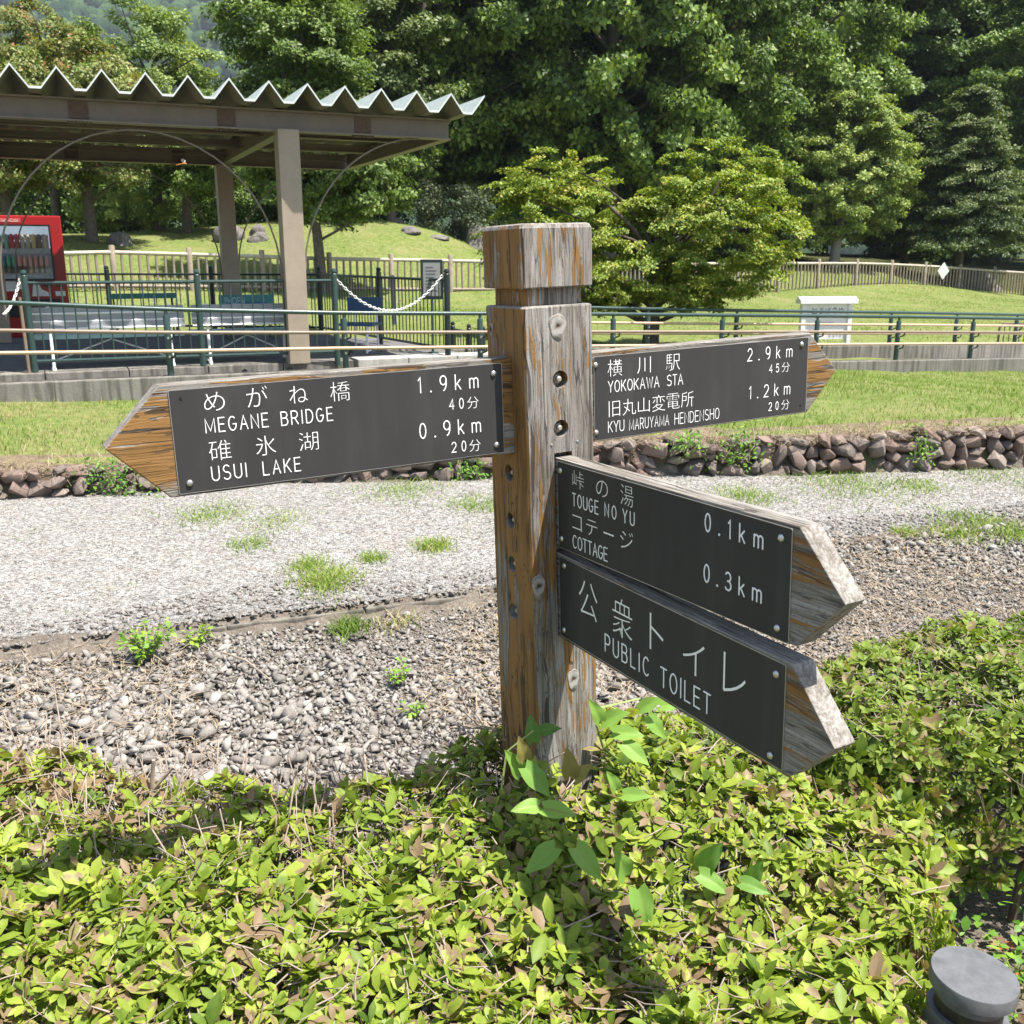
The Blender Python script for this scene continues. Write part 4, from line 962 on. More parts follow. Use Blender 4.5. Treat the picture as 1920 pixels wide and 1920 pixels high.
# white station name board on the lawn
p0, p1 = at(1500, 664, 16.4), at(1587, 664, 16.4)
zb = float(p0[2]); WB = .80; sc_ = WB / .80
pc = (p0 + p1) / 2; tp = at(1545, 556, 16.4)[2]; HB = tp - zb
sb = thing('station_sign', 'white wooden station name board with a capped top, standing on the lawn behind the handrails', 'sign', (pc[0], pc[1], zb), R(9))
for x in (-.40, .40):
    mb = MB(); mb.box((x - .035, -.035, -.05), (x + .035, .06, HB - .10)); mb.build('post', M['white'], sb, False, .004)
mb = MB(); mb.prism([(-.49, -.09, HB - .11), (-.49, .11, HB - .11), (-.49, .11, HB - .05), (-.49, .01, HB), (-.49, -.09, HB - .05)], (.98, 0, 0)); mb.build('top_cap', M['white'], sb, False, .004)
mb = MB(); mb.box((-.365, .0, .24), (.365, .03, HB - .11)); pn = mb.build('panel', M['white'], sb)
mb = MB(); z = HB - .275
for i, ch in enumerate('とうげのゆ'): fit_glyph(mb, ch, -.25 + i*.115, -.25 + i*.115 + .088, z, z + .10, lambda x, q: Vector((x, -.003, q)), 0.005)
mb.build('lettering', M['ink'], pn)
mb = MB(); stroke_text(mb, 'TOUGE', -.10, .03, HB - .44, .035, lambda x, q, y=0: Vector((x, -.003 + y, q)), .0045); stroke_text(mb, 'NO', .045, .09, HB - .44, .035, lambda x, q, y=0: Vector((x, -.003 + y, q)), .0045); stroke_text(mb, 'YU', .105, .155, HB - .44, .035, lambda x, q, y=0: Vector((x, -.003 + y, q)), .0045)
for i, ch in enumerate('まるやま'): fit_glyph(mb, ch, .06 + i*.062, .06 + i*.062 + .048, HB - .65, HB - .59, lambda x, q: Vector((x, -.003, q)), 0.0)
mb.box((-.29, -.003, HB - .535), (-.12, -.0005, HB - .525))
mb.build('small_lettering', simple('grey_sign_ink', (.22, .22, .23), .6), pn)

# brown barrier at the right edge
p = at(1905, 655, 18.6); bz = float(lawn_z(p[0], 18.6)[0])
br = thing('barrier', 'low brown steel crowd barrier on the lawn at the right edge of the photo', 'barrier', (p[0] - .35, 18.6, bz), R(6))
BH = .52; mb = MB(); mb.tube([(0, 0, 0), (0, 0, BH - .07), (.05, 0, BH), (1.15, 0, BH), (1.2, 0, BH - .07), (1.2, 0, 0)], .02, 8); mb.tube([(0, 0, .1), (1.2, 0, .1)], .015, 8); mb.build('frame', simple('brown_barrier_steel', (.10, .06, .05), .5), br, True)
for i in range(1, 12):
    mb = MB(); mb.tube([(i*.1, 0, .1), (i*.1, 0, BH)], .009, 6); mb.build('bar', bpy.data.materials['brown_barrier_steel'], br, True)

# ================================================================== imitation log fence along the far lawn
FQ = [(-60, 547, 22.2, 70), (73, 546, 23.6, 71), (217, 545, 25, 73), (360, 546, 26.2, 70), (495, 547, 27.3, 67), (620, 549, 28.2, 65), (735, 550, 29, 64), (845, 550, 29.8, 62), (945, 550, 30.7, 60), (1043, 549, 31.9, 58), (1134, 549, 33.2, 57), (1220, 548, 34.4, 55), (1302, 546, 35.7, 53), (1382, 545, 37.2, 51), (1458, 543, 38.6, 50), (1532, 542, 40, 49), (1603, 541, 41.2, 48), (1668, 542, 42.4, 47), (1731, 544, 43.5, 46), (1796, 546, 44.7, 44), (1860, 550, 45.9, 43), (1920, 553, 47, 42), (1982, 557, 48, 41)]
wf = thing('log_fence', 'long grey imitation log fence with close round pickets between the far lawn and the trees', 'fence')
FB = [at(x, y, Y) for x, y, Y, h in FQ]; FH = [h * Y / FPX for x, y, Y, h in FQ]
frn = np.random.default_rng(3)
for i, (b, h) in enumerate(zip(FB, FH)):
    mb = MB(); mb.lathe([(.075, -.1), (.072, h + .08), (.06, h + .10), (.01, h + .105)], 10, tuple(b)); mb.build('post', M['fence_wood'], wf, True)
for i in range(len(FB) - 1):
    a, b = Vector(FB[i]), Vector(FB[i+1]); ha, hb = FH[i], FH[i+1]
    mb = MB(); mb.tube([a + Vector((0, 0, ha * .93)), b + Vector((0, 0, hb * .93))], .05, 8); mb.build('top_rail', M['fence_pale'], wf, True)
    mb = MB(); n = 9 if i < 8 else 11
    if i < 9: mb.tube([a + Vector((0, 0, ha * .12)), b + Vector((0, 0, hb * .12))], .045, 8)
    for k in range(1, n):
        t = k / n; q = a.lerp(b, t); h = ha + (hb - ha) * t; mb.tube([q + Vector((0, 0, .02)), q + Vector((frn.normal(0, .008), 0, h * .9))], .034, 6)
    mb.build('picket_panel', M['fence_wood'], wf, True)
p = at(1769, 508, 43.6); mb = MB(); mb.prism([(-.25, 0, 0), (0, 0, -.36), (.25, 0, 0), (0, 0, .36)], (0, .03, 0)); dm = mb.build('diamond_sign', M['white'], None, False, .004); dm.location = p
tag(dm, 'small plain white diamond shaped sign fixed to the top of the far log fence', 'sign')

# boulders on the mound
def boulder(px, py, Y, w, h, label, seed, sub=3):
    r = np.random.default_rng(seed); bm = bmesh.new(); bmesh.ops.create_icosphere(bm, subdivisions=4, radius=1.0)
    ph = r.uniform(0, 6, 12)
    for v in bm.verts:
        c = v.co.copy(); d = 1 + .12*math.sin(2.3*c.x+ph[0])*math.sin(2.1*c.y+ph[1]) + .10*math.sin(3.7*c.z+ph[2]+2*c.x) + .05*math.sin(7*c.x+ph[3])*math.sin(6*c.z+ph[4]) + .03*math.sin(13*c.y+ph[5]+9*c.z)
        k = 1.0
        v.co = Vector((c.x*w*.5*d, c.y*w*.42*d, max(c.z, -.25)*h*.95*d))
    me = bpy.data.meshes.new('boulder'); bm.to_mesh(me); bm.free(); me.polygons.foreach_set('use_smooth', [True]*len(me.polygons))
    try: me.set_sharp_from_angle(angle=R(28))
    except Exception: pass
    o = link_mesh('boulder', me, M['rock']); p = at(px, py, Y); o.location = (p[0], p[1], float(lawn_z(p[0], p[1])[0]) - .02)
    o.rotation_euler = (0, 0, r.uniform(0, 6)); return tag(o, label, 'boulder', 'boulders on the grass mound')
boulder(430, 447, 33.4, 1.15, .62, 'largest dark rounded boulder on the mound beside the shelter arch', 1)
boulder(485, 440, 33.9, .6, .30, 'upper grey boulder of the pair right of the largest boulder', 2)
boulder(484, 452, 33.0, .62, .30, 'lower pale grey boulder leaning under another one on the mound', 9)
boulder(228, 474, 31.0, .85, .34, 'low mottled boulder behind the log fence near the vending machine', 4)
boulder(770, 483, 34.2, .70, .20, 'flat boulder at the right foot of the mound, just above the log fence', 5)
boulder(826, 484, 34.4, .70, .13, 'very low flat stone at the right end of the mound', 6)
boulder(893, 450, 36.5, .9, .8, 'dark boulder in the shade of the bushes right behind the sign post', 7)
boulder(745, 428, 36.5, .5, .22, 'pale small boulder on the crest of the mound', 8)
boulder(1815, 541, 47.5, 3.0, .9, 'wide dark boulder seen through the far fence on the right', 10)

# bollard light
p = onz(1828, 1826, .635); bo = thing('bollard_light', 'round grey metal garden bollard light with a wide flat cap at the lower right corner', 'bollard', (p[0], p[1], 0))
bo.rotation_euler = (R(1), R(3), 0); bo.location = Vector((p[0], p[1], .635)) - bo.rotation_euler.to_matrix() @ Vector((0, 0, .635))
mb = MB(); mb.lathe([(.060, 0), (.060, .565), (.058, .571), (.05, .572)], 48); mb.build('body', M['bollard'], bo, True)
mb = MB(); mb.lathe([(.05, .571), (.05, .611)], 40); mb.build('neck', M['black'], bo, True)
mb = MB(); mb.lathe([(.05, .592), (.052, .610), (.062, .6105), (.0635, .612), (.0635, .6335), (.0625, .6352), (.001, .6358)], 56); mb.build('cap', M['bollard'], bo, True)
# ================================================================== vegetation
def unit(v): return v / np.maximum(np.linalg.norm(v, axis=-1, keepdims=True), 1e-9)
def leaf_arrays(P, D, Nn, L, Wd, kind='azalea', fold=.25, curl=.25, r=None):
    """one small folded, curled blade per row; returns verts, polys"""
    D = unit(D); Sd = unit(np.cross(D, Nn)); Nn = np.cross(Sd, D)
    if kind == 'azalea': tm = [(0, 0, 0), (.33, .80, 0), (.68, .92, 0), (1, 0, 0)]
    elif kind == 'heart': tm = [(0, 0, 0), (.10, .95, -.12), (.45, .85, 0), (1, 0, 0)]
    elif kind == 'diamond':
        h = .5 * Wd[:, None]; 
        v = np.stack([P, P + D * L[:, None] * .45 + Sd * h + Nn * h * .3, P + D * L[:, None] - Nn * (L * curl * .4)[:, None], P + D * L[:, None] * .45 - Sd * h + Nn * h * .3], 1)
        i = np.arange(len(P))[:, None] * 4
        return v.reshape(-1, 3), [np.concatenate([i, i+1, i+2], 1), np.concatenate([i, i+2, i+3], 1)]
    a = []
    def pt(t, w): return P + D * (L * t)[:, None] + Sd * (Wd * .5 * w)[:, None] + Nn * (Wd * .5 * abs(w) * fold - L * curl * t * t)[:, None]
    v = np.stack([pt(0, 0), pt(tm[1][0] + tm[1][2], -tm[1][1]), pt(tm[1][0], 0), pt(tm[1][0] + tm[1][2], tm[1][1]), pt(tm[2][0], -tm[2][1]), pt(tm[2][0], 0), pt(tm[2][0], tm[2][1]), pt(1, 0)], 1)
    i = np.arange(len(P))[:, None] * 8
    T = np.concatenate([np.concatenate([i, i+2, i+1], 1), np.concatenate([i, i+3, i+2], 1), np.concatenate([i+4, i+5, i+7], 1), np.concatenate([i+5, i+6, i+7], 1)])
    Q = np.concatenate([np.concatenate([i+1, i+2, i+5, i+4], 1), np.concatenate([i+2, i+3, i+6, i+5], 1)])
    return v.reshape(-1, 3), [T, Q]
def merge(parts):
    """parts: list of (verts, [tri, quad], tone per vert)"""
    Vs, Ps, Ts, b = [], {}, [], 0
    for v, ps, t in parts:
        Vs.append(v); Ts.append(t)
        for p in ps: Ps.setdefault(p.shape[1], []).append(p + b)
        b += len(v)
    return np.concatenate(Vs), [np.concatenate(x) for x in Ps.values()], np.concatenate(Ts)
def blades(P, H, Wd, r, lean=.45):
    """grass blades: two quads narrowing to a point"""
    n = len(P); a = r.uniform(0, 2*np.pi, n); s = np.stack([np.cos(a), np.sin(a), np.zeros(n)], 1) * (Wd * .5)[:, None]
    b = r.uniform(0, 2*np.pi, n); l = np.stack([np.cos(b), np.sin(b), np.zeros(n)], 1) * (H * lean * r.uniform(.1, 1.5, n))[:, None]
    up = np.zeros((n, 3)); up[:, 2] = H
    v = np.stack([P - s, P + s, P + up*.55 + l*.3 - s*.75, P + up*.55 + l*.3 + s*.75, P + up*(1 - .25*np.abs(r.normal(0, .5, n)))[:, None] + l], 1)
    i = np.arange(n)[:, None] * 5
    return v.reshape(-1, 3), [np.concatenate([i, i+1, i+3, i+2], 1), np.concatenate([i+2, i+3, i+4], 1)]

M['azalea'] = leaf_mat('azalea_leaf', (.045, .09, .012), (.165, .235, .028), (.30, .36, .05), (.235, .165, .095), .35, .5, .25, 55)
M['azalea_far'] = leaf_mat('azalea_leaf_cool', (.036, .075, .012), (.12, .18, .026), (.22, .285, .045), (.20, .14, .075), .32, .5, .25, 55)
M['vineleaf'] = leaf_mat('vine_leaf', (.06, .13, .025), (.13, .25, .045), (.22, .36, .07), (.22, .19, .06), .35, .5, .3)
M['grass'] = leaf_mat('lawn_grass', (.065, .115, .017), (.15, .235, .038), (.26, .335, .075), (.37, .30, .165), .3, .6, .2)
M['weed'] = leaf_mat('weed_leaf', (.06, .15, .02), (.13, .27, .035), (.24, .40, .05), (.30, .32, .06), .35, .5, .3)

# ---- clipped azalea hedges
def hedge_back(x): return np.interp(x, [-3, -1.23, -.63, -.31, -.08, .26, .6, .95, 1.31, 1.78, 3.2], [2.30, 2.20, 2.09, 2.05, 2.16, 2.38, 2.58, 2.80, 3.12, 3.30, 3.7])
def hedge_top(x, y): return .555 + .13*np.exp(-((x - .17)/.36)**2 - ((y - 1.95)/.30)**2) + .028*vnoise(x, y, 9, 51) + .022*vnoise(x, y, 22, 52) + .02*vnoise(x, y, 3.5, 53)
def in_front(x, y):
    right = np.interp(y, [.8, 1.28, 1.62, 1.8, 2.0, 2.2], [.55, .60, .77, .85, .80, .70]) + .02*vnoise(y*9, y*5, 1, 6)
    return (y > .84) & (y < hedge_back(x)) & (x < right) & (x > -1.75) & ~((x > .45) & (y > 2.0 + .1*vnoise(x, y, 8, 2)))
def in_right(x, y):
    front = np.interp(x, [.5, .72, .86, 1.0, 1.22, 1.6, 2.4], [2.10, 2.06, 2.08, 2.16, 2.24, 2.32, 2.4])
    return (y > front) & (y < hedge_back(x)) & (x > .45) & (x < 2.5)
PCX, PCY = .075, 1.945
def build_hedge(name, label, inside, bbox, n_tip, n_low, mat, seed, size=1.0, side=None, pinkzone=None, sparse=None):
    r = np.random.default_rng(seed); h = thing(name, label, 'hedge', group=None)
    x = r.uniform(bbox[0], bbox[1], n_tip); y = r.uniform(bbox[2], bbox[3], n_tip)
    k = inside(x, y) & ~((np.abs(x - PCX) < .115) & (np.abs(y - PCY) < .115)); x, y = x[k], y[k]
    if sparse is not None: k = r.uniform(0, 1, len(x)) > sparse(x, y); x, y = x[k], y[k]
    eb = np.clip((hedge_back(x) - y) / .16, 0, 1); z = hedge_top(x, y) - .10 * (1 - eb)**2 - r.exponential(.016, len(x)) + r.normal(0, .006, len(x))
    gx_ = (hedge_top(x + .02, y) - hedge_top(x - .02, y)) / .04; gy_ = (hedge_top(x, y + .02) - hedge_top(x, y - .02)) / .04
    C = [np.c_[x, y, z]]; Nc = [np.c_[-gx_ * .8, -gy_ * .8 + .6 * (1 - eb), np.ones(len(x))]]; dp = [np.zeros(len(x))]
    # a lower layer seen through the gaps
    x = r.uniform(bbox[0], bbox[1], n_low); y = r.uniform(bbox[2], bbox[3], n_low); k = inside(x, y) & ~((np.abs(x - PCX) < .1) & (np.abs(y - PCY) < .1)); x, y = x[k], y[k]
    if sparse is not None: k = r.uniform(0, 1, len(x)) > sparse(x, y) * .7; x, y = x[k], y[k]
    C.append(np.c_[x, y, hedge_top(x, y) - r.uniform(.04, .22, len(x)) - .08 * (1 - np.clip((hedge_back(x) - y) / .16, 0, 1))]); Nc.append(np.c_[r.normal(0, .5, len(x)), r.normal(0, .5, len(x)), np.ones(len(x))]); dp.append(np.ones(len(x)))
    if side is not None:
        for (pts, nrm, n) in side:
            pts = np.array(pts); seg = r.integers(0, len(pts) - 1, n); t = r.uniform(0, 1, n); q = pts[seg] + (pts[seg+1] - pts[seg]) * t[:, None]
            zz = hedge_top(q[:, 0], q[:, 1]) * (1 - r.uniform(0, 1, n) ** 1.3 * .72); bul = .06 * np.sin(np.pi * np.clip(zz / .55, 0, 1))
            nn = np.array(nrm)[None] + r.normal(0, .35, (n, 3)); jit = r.normal(0, .025, n) + bul * vnoise(q[:, 0] * 3, zz * 3, 9, 5)
            C.append(np.c_[q + np.array(nrm)[None, :2] * jit[:, None], zz]); Nc.append(nn); dp.append(np.full(n, .3))
    C = np.concatenate(C); Nc = unit(np.concatenate(Nc) + r.normal(0, .16, (len(C), 3))); dp = np.concatenate(dp)
    m = r.integers(4, 8, len(C)); idx = np.repeat(np.arange(len(C)), m)
    n = len(idx); k_in = np.concatenate([np.arange(q) for q in m]); ang = k_in / m[idx] * 2*np.pi + r.uniform(0, 6.28, len(C))[idx] + r.normal(0, .22, n)
    Nn = Nc[idx]; a1 = unit(np.cross(Nn, np.array([.3, 1, .2]))); a2 = np.cross(Nn, a1)
    el = r.normal(.50, .33, n); rad = a1 * np.cos(ang)[:, None] + a2 * np.sin(ang)[:, None]
    D = rad * np.cos(el)[:, None] + Nn * np.sin(el)[:, None]; Ln = Nn * np.cos(el)[:, None] - rad * np.sin(el)[:, None]
    Ln = unit(Ln + r.normal(0, .22, (n, 3)))
    csz = np.clip(r.normal(1, .28, len(C)), .5, 1.7)[idx]
    L = np.clip(r.normal(.0275, .0065, n), .011, .043) * size * csz; Wd = L * r.uniform(.38, .54, n)
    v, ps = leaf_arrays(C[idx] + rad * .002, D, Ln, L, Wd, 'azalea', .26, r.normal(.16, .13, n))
    ct = np.clip(r.normal(.60, .24, len(C)) + .10*vnoise(C[:, 0], C[:, 1], 5, 77), .05, 1.0)
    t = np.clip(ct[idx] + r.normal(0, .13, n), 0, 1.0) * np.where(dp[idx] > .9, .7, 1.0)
    pk = .035 if pinkzone is None else .075 + .42 * pinkzone(C[:, 0], C[:, 1])
    pink = r.uniform(0, 1, len(C)) < pk; t = np.where(pink[idx] & (r.uniform(0, 1, n) < .75), r.uniform(1.25, 1.8, n), t)
    t = np.where(r.uniform(0, 1, n) < .012, 1.6, t)
    t8 = np.repeat(t[:, None], 8, 1); tipc = r.uniform(0, 1, len(C))[idx]; tm_ = (tipc < .38) & (t < 1) & (dp[idx] < .9)
    t8[np.ix_(tm_, [7])] += .75; t8[np.ix_(tm_, [4, 6])] += .3; t8[:, [2, 5]] += .07
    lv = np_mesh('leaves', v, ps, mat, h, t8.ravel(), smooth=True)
    # stems
    mb_v, mb_f, b0 = [], [], 0; ns = int(n_tip * .42); x = r.uniform(bbox[0], bbox[1], ns); y = r.uniform(bbox[2], bbox[3], ns); k = inside(x, y) & ~((np.abs(x - PCX) < .1) & (np.abs(y - PCY) < .1)); x, y = x[k], y[k]
    ns = len(x); tz = hedge_top(x, y) - .10 * (1 - np.clip((hedge_back(x) - y) / .16, 0, 1))**2 + r.normal(-.03, .025, ns); dz = r.uniform(.06, .28, ns); lx, ly = r.normal(0, .06, (2, ns))
    A = np.c_[x + lx, y + ly, tz - dz]; B = np.c_[x, y, tz]; mid = (A + B) / 2 + r.normal(0, .008, (ns, 3)); rd = r.uniform(.0009, .0024, ns)
    def tubes(pts, rad):
        d = unit(pts[-1] - pts[0]); s = unit(np.cross(d, np.array([.2, .9, .3]))); u = np.cross(s, d); V_ = []
        for q, p in enumerate(pts):
            rr = rad * (1 - .35 * q / (len(pts) - 1))
            for t_ in range(4): V_.append(p + (s * math.cos(t_*math.pi/2) + u * math.sin(t_*math.pi/2)) * rr[:, None])
        V_ = np.stack(V_, 1); nv = V_.shape[1]; i = np.arange(len(rad))[:, None] * nv; Q = []
        for q in range(len(pts) - 1):
            for t_ in range(4): Q.append(np.concatenate([i + q*4 + t_, i + q*4 + (t_+1) % 4, i + (q+1)*4 + (t_+1) % 4, i + (q+1)*4 + t_], 1))
        e = (len(pts) - 1) * 4; Q.append(np.concatenate([i+e, i+e+1, i+e+2, i+e+3], 1))
        return V_.reshape(-1, 3), np.concatenate(Q)
    V1, Q1 = tubes([A, mid, B], rd)
    # bare clipped twigs lying across the top
    nt_ = int(n_tip * .24); x = r.uniform(bbox[0], bbox[1], nt_); y = r.uniform(bbox[2], bbox[3], nt_); k = inside(x, y); x, y = x[k], y[k]; nt_ = len(x)
    a = r.uniform(0, 6.28, nt_); ll = r.uniform(.02, .085, nt_); z = hedge_top(x, y) + r.normal(-.004, .012, nt_)
    A = np.c_[x, y, z]; B = A + np.c_[np.cos(a)*ll, np.sin(a)*ll, r.normal(.008, .02, nt_)]; V2, Q2 = tubes([A, (A+B)/2 + r.normal(0, .004, (nt_, 3)), B], r.uniform(.0008, .0021, nt_))
    VV, QQ = [V2], [Q2]
    if pinkzone is not None:                     # bare shoots sticking up along the thin left back edge
        m = 420; x = r.uniform(-1.5, -.25, m); y = r.uniform(1.72, 2.16, m); k = inside(x, y); x, y = x[k], y[k]; m = len(x); z = hedge_top(x, y) - r.uniform(.10, .22, m)
        A = np.c_[x, y, z]; B = A + np.c_[r.normal(0, .04, (m, 2)), r.uniform(.09, .22, m)]; V3, Q3 = tubes([A, (A+B)/2 + r.normal(0, .008, (m, 3)), B], r.uniform(.0011, .003, m)); VV.append(V3); QQ.append(Q3 + len(V2))
    if pinkzone is not None:                     # cut stubs standing above the leaves
        for pts, rr_ in (([(243, 1915), (246, 1830), (248, 1742)], .0065), ([(290, 1520), (285, 1470), (288, 1425)], .0055), ([(288, 1480), (310, 1455), (325, 1438)], .004), ([(1035, 1850), (1045, 1800), (1050, 1765)], .004)):
            q_ = MB(); q_.tube([tuple(at(x_, y_, 1.52 if y_ > 1700 and x_ < 900 else 1.58 if y_ > 1700 else 2.02)) for x_, y_ in pts], [rr_, rr_*.9, rr_*.8], 7); q_.build('cut_stub', M['twig_dark'] if rr_ > .006 else M['twig'], h, True)
    np_mesh('stems', V1, [Q1], M['twig_dark'], h); np_mesh('clipped_wood', np.concatenate(VV), [np.concatenate(QQ)], M['twig'], h)
    # trunks down to the soil
    mb = MB(); rr = random.Random(seed); c = 0
    while c < 26:
        xx, yy = rr.uniform(bbox[0], bbox[1]), rr.uniform(bbox[2], bbox[3])
        if not inside(np.array([xx]), np.array([yy]))[0] or (abs(xx - PCX) < .14 and abs(yy - PCY) < .14): continue
        c += 1; top = hedge_top(np.array([xx]), np.array([yy]))[0] - .1
        mb.tube([(xx, yy, -.02), (xx + rr.uniform(-.03, .03), yy + rr.uniform(-.03, .03), top * .5), (xx + rr.uniform(-.06, .06), yy + rr.uniform(-.06, .06), top)], [.011, .008, .004], 6)
    mb.build('trunks', M['twig_dark'], h, True)
    return h
pz_ = lambda x, y: np.clip(1.4 - np.hypot((x + .98) / .55, (y - 2.03) / .22), 0, 1)
sp_ = lambda x, y: np.clip(.52 * np.exp(-((x + .75) / .45)**2 - ((y - 1.93) / .17)**2) + .5 * np.exp(-((x + .55) / .10)**2 - ((y - 1.30) / .05)**2) + .55 * np.exp(-((x + .28) / .12)**2 - ((y - 1.78) / .05)**2), 0, .8)
build_hedge('azalea_hedge', 'clipped yellow green azalea hedge across the foreground, around the foot of the sign post', in_front, (-1.75, .9, .84, 2.42), 10400, 4200, M['azalea'], 61, 1.0,
            [([(.55, .9), (.60, 1.28), (.77, 1.62), (.85, 1.8), (.80, 1.98)], (.9, -.3, .3), 420)], pz_, sp_)
build_hedge('azalea_hedge', 'darker green azalea hedge on the right, behind the pointed ends of the black plates', in_right, (.45, 2.5, 1.9, 3.6), 9000, 3400, M['azalea_far'], 62, .92,
            [([(.68, 2.08), (.86, 2.08), (1.0, 2.16), (1.22, 2.24), (1.6, 2.32), (2.4, 2.4)], (-.1, -.9, .3), 1500)])
# leaf litter and soil plants in the hollow by the bollard
r_ = np.random.default_rng(71)
n = 2600; x = r_.uniform(.4, 2.3, n); y = r_.uniform(.9, 2.2, n); v, ps = leaf_arrays(np.c_[x, y, r_.uniform(.004, .02, n)], unit(np.c_[r_.normal(0, 1, (n, 2)), r_.normal(0, .15, n)]), unit(np.c_[r_.normal(0, .35, (n, 2)), np.ones(n)]), r_.uniform(.015, .045, n), r_.uniform(.006, .02, n), 'azalea', .2, r_.normal(.2, .2, n))
M['litter'] = leaf_mat('dead_leaf', (.10, .06, .035), (.22, .14, .085), (.38, .28, .19), (.30, .10, .045), .1, .8, .2)
tag(np_mesh('leaf_litter', v, ps, M['litter'], tone=np.repeat(r_.uniform(0, 1.3, n), 8)), kind='stuff')
def groundplants(name, n, fx, fy, zf, hh, seed, mat, size=(.02, .05)):
    r = np.random.default_rng(seed); x, y = fx(r, n), fy(r, n); P = np.c_[x, y, zf(x, y) + r.uniform(.0, hh, n)]
    D = unit(np.c_[r.normal(0, 1, (n, 2)), r.normal(.35, .4, n)]); v, ps = leaf_arrays(P, D, unit(np.c_[r.normal(0, .4, (n, 2)), np.ones(n)]), r.uniform(*size, n), r.uniform(*size, n) * .55, 'azalea', .15, r.normal(.25, .15, n))
    return tag(np_mesh(name, v, ps, mat, tone=np.repeat(np.clip(r.normal(.55, .25, n), 0, 1), 8), smooth=True), kind='stuff')
groundplants('undergrowth', 1500, lambda r, n: r.uniform(.8, 2.1, n), lambda r, n: r.uniform(1.45, 2.25, n), lambda x, y: 0*x, .16, 72, M['weed'], (.015, .05))
nb_ = 1500; x = r_.uniform(.6, 2.1, nb_); y = r_.uniform(1.2, 2.1, nb_); v, ps = blades(np.c_[x, y, 0*x], r_.uniform(.04, .16, nb_), r_.uniform(.003, .007, nb_), r_, .8)
tag(np_mesh('shade_grass', v, ps, M['grass'], tone=np.repeat(r_.uniform(.1, .8, nb_), 5)), kind='stuff')

# ---- heart leaved vines
def vine(label, stems, leaves, seed):
    r = random.Random(seed); vn = thing('vine', label, 'vine'); mb = MB()
    for s in stems: mb.tube([Vector(p) for p in s], .0022, 6)
    mb.build('stem', simple('vine_stem', (.20, .26, .08), .6), vn, True)
    for (p, d, up, L, tn) in leaves:
        P = np.array([p]); D = unit(np.array([d])); N_ = np.array([up]) - 0
        # finer heart shaped blade with folded midrib
        nx_, ny_ = 9, 9; V, F = [], []
        Dv = Vector(D[0]); S_ = Dv.cross(Vector(up)).normalized(); Nv = S_.cross(Dv)
        for i in range(nx_):
            t = i / (nx_ - 1); w = .29 * L * (math.sin(math.pi * min(1, (t * .93 + .07)) ** .62)) ** .9 * (1 if t < .97 else .0)
            back = -.13 * L * max(0, 1 - t * 5)
            for j in range(ny_):
                u = -1 + 2 * j / (ny_ - 1); a = abs(u)
                wav = .03 * L * math.sin(t * 9 + u * 2 + seed)
                q = Vector(p) + Dv * (L * t + back * a) + S_ * (w * u) + Nv * (.30 * w * a - .16 * L * t * t + wav * a)
                V.append(q)
        for i in range(nx_-1):
            for j in range(ny_-1): F.append((i*ny_+j, i*ny_+j+1, (i+1)*ny_+j+1, (i+1)*ny_+j))
        me = bpy.data.meshes.new('leaf'); me.from_pydata(V, [], F); me.polygons.foreach_set('use_smooth', [True]*len(F)); me.update()
        at_ = me.attributes.new('tone', 'FLOAT', 'POINT'); at_.data.foreach_set('value', np.array([tn + (.14 if j == ny_//2 else .05 * ((i + abs(j - ny_//2)) % 2)) for i in range(nx_) for j in range(ny_)], np.float32))
        link_mesh('leaf', me, M['vineleaf'], vn)
    return vn
def vl(px, py, Y, dx, dy, L, tn, toward=.3, upv=(0, -.55, .8)):
    """leaf base at a photographed spot; (dx, dy) is its direction in the frontal plane, toward: lean to the viewer"""
    p = at(px, py, Y); return (tuple(p), (dx, -toward, dy), upv, L * .84, tn)
Yf = 1.62
vine('heart leaved vine with large bright leaves lying on the middle of the foreground hedge',
     [[tuple(at(1055, 1560, 1.86)), tuple(at(1090, 1660, 1.72)), tuple(at(1150, 1700, 1.62)), tuple(at(1175, 1650, 1.64))], [tuple(at(1340, 1560, 1.86)), tuple(at(1330, 1640, 1.72)), tuple(at(1400, 1660, 1.7))]],
     [vl(1172, 1642, 1.60, -.25, .9, .083, .75), vl(1080, 1590, 1.64, .75, -.72, .088, .85, .45), vl(1040, 1590, 1.64, -.85, -.5, .086, .8, .4), vl(1196, 1668, 1.57, .25, -.95, .092, .7, .45), vl(1318, 1628, 1.62, .35, .9, .085, .5), vl(1312, 1640, 1.6, .9, -.35, .075, .65, .4), vl(1405, 1655, 1.62, .25, .9, .07, .6), vl(1390, 1655, 1.6, .95, -.05, .065, .45, .5)], 3)
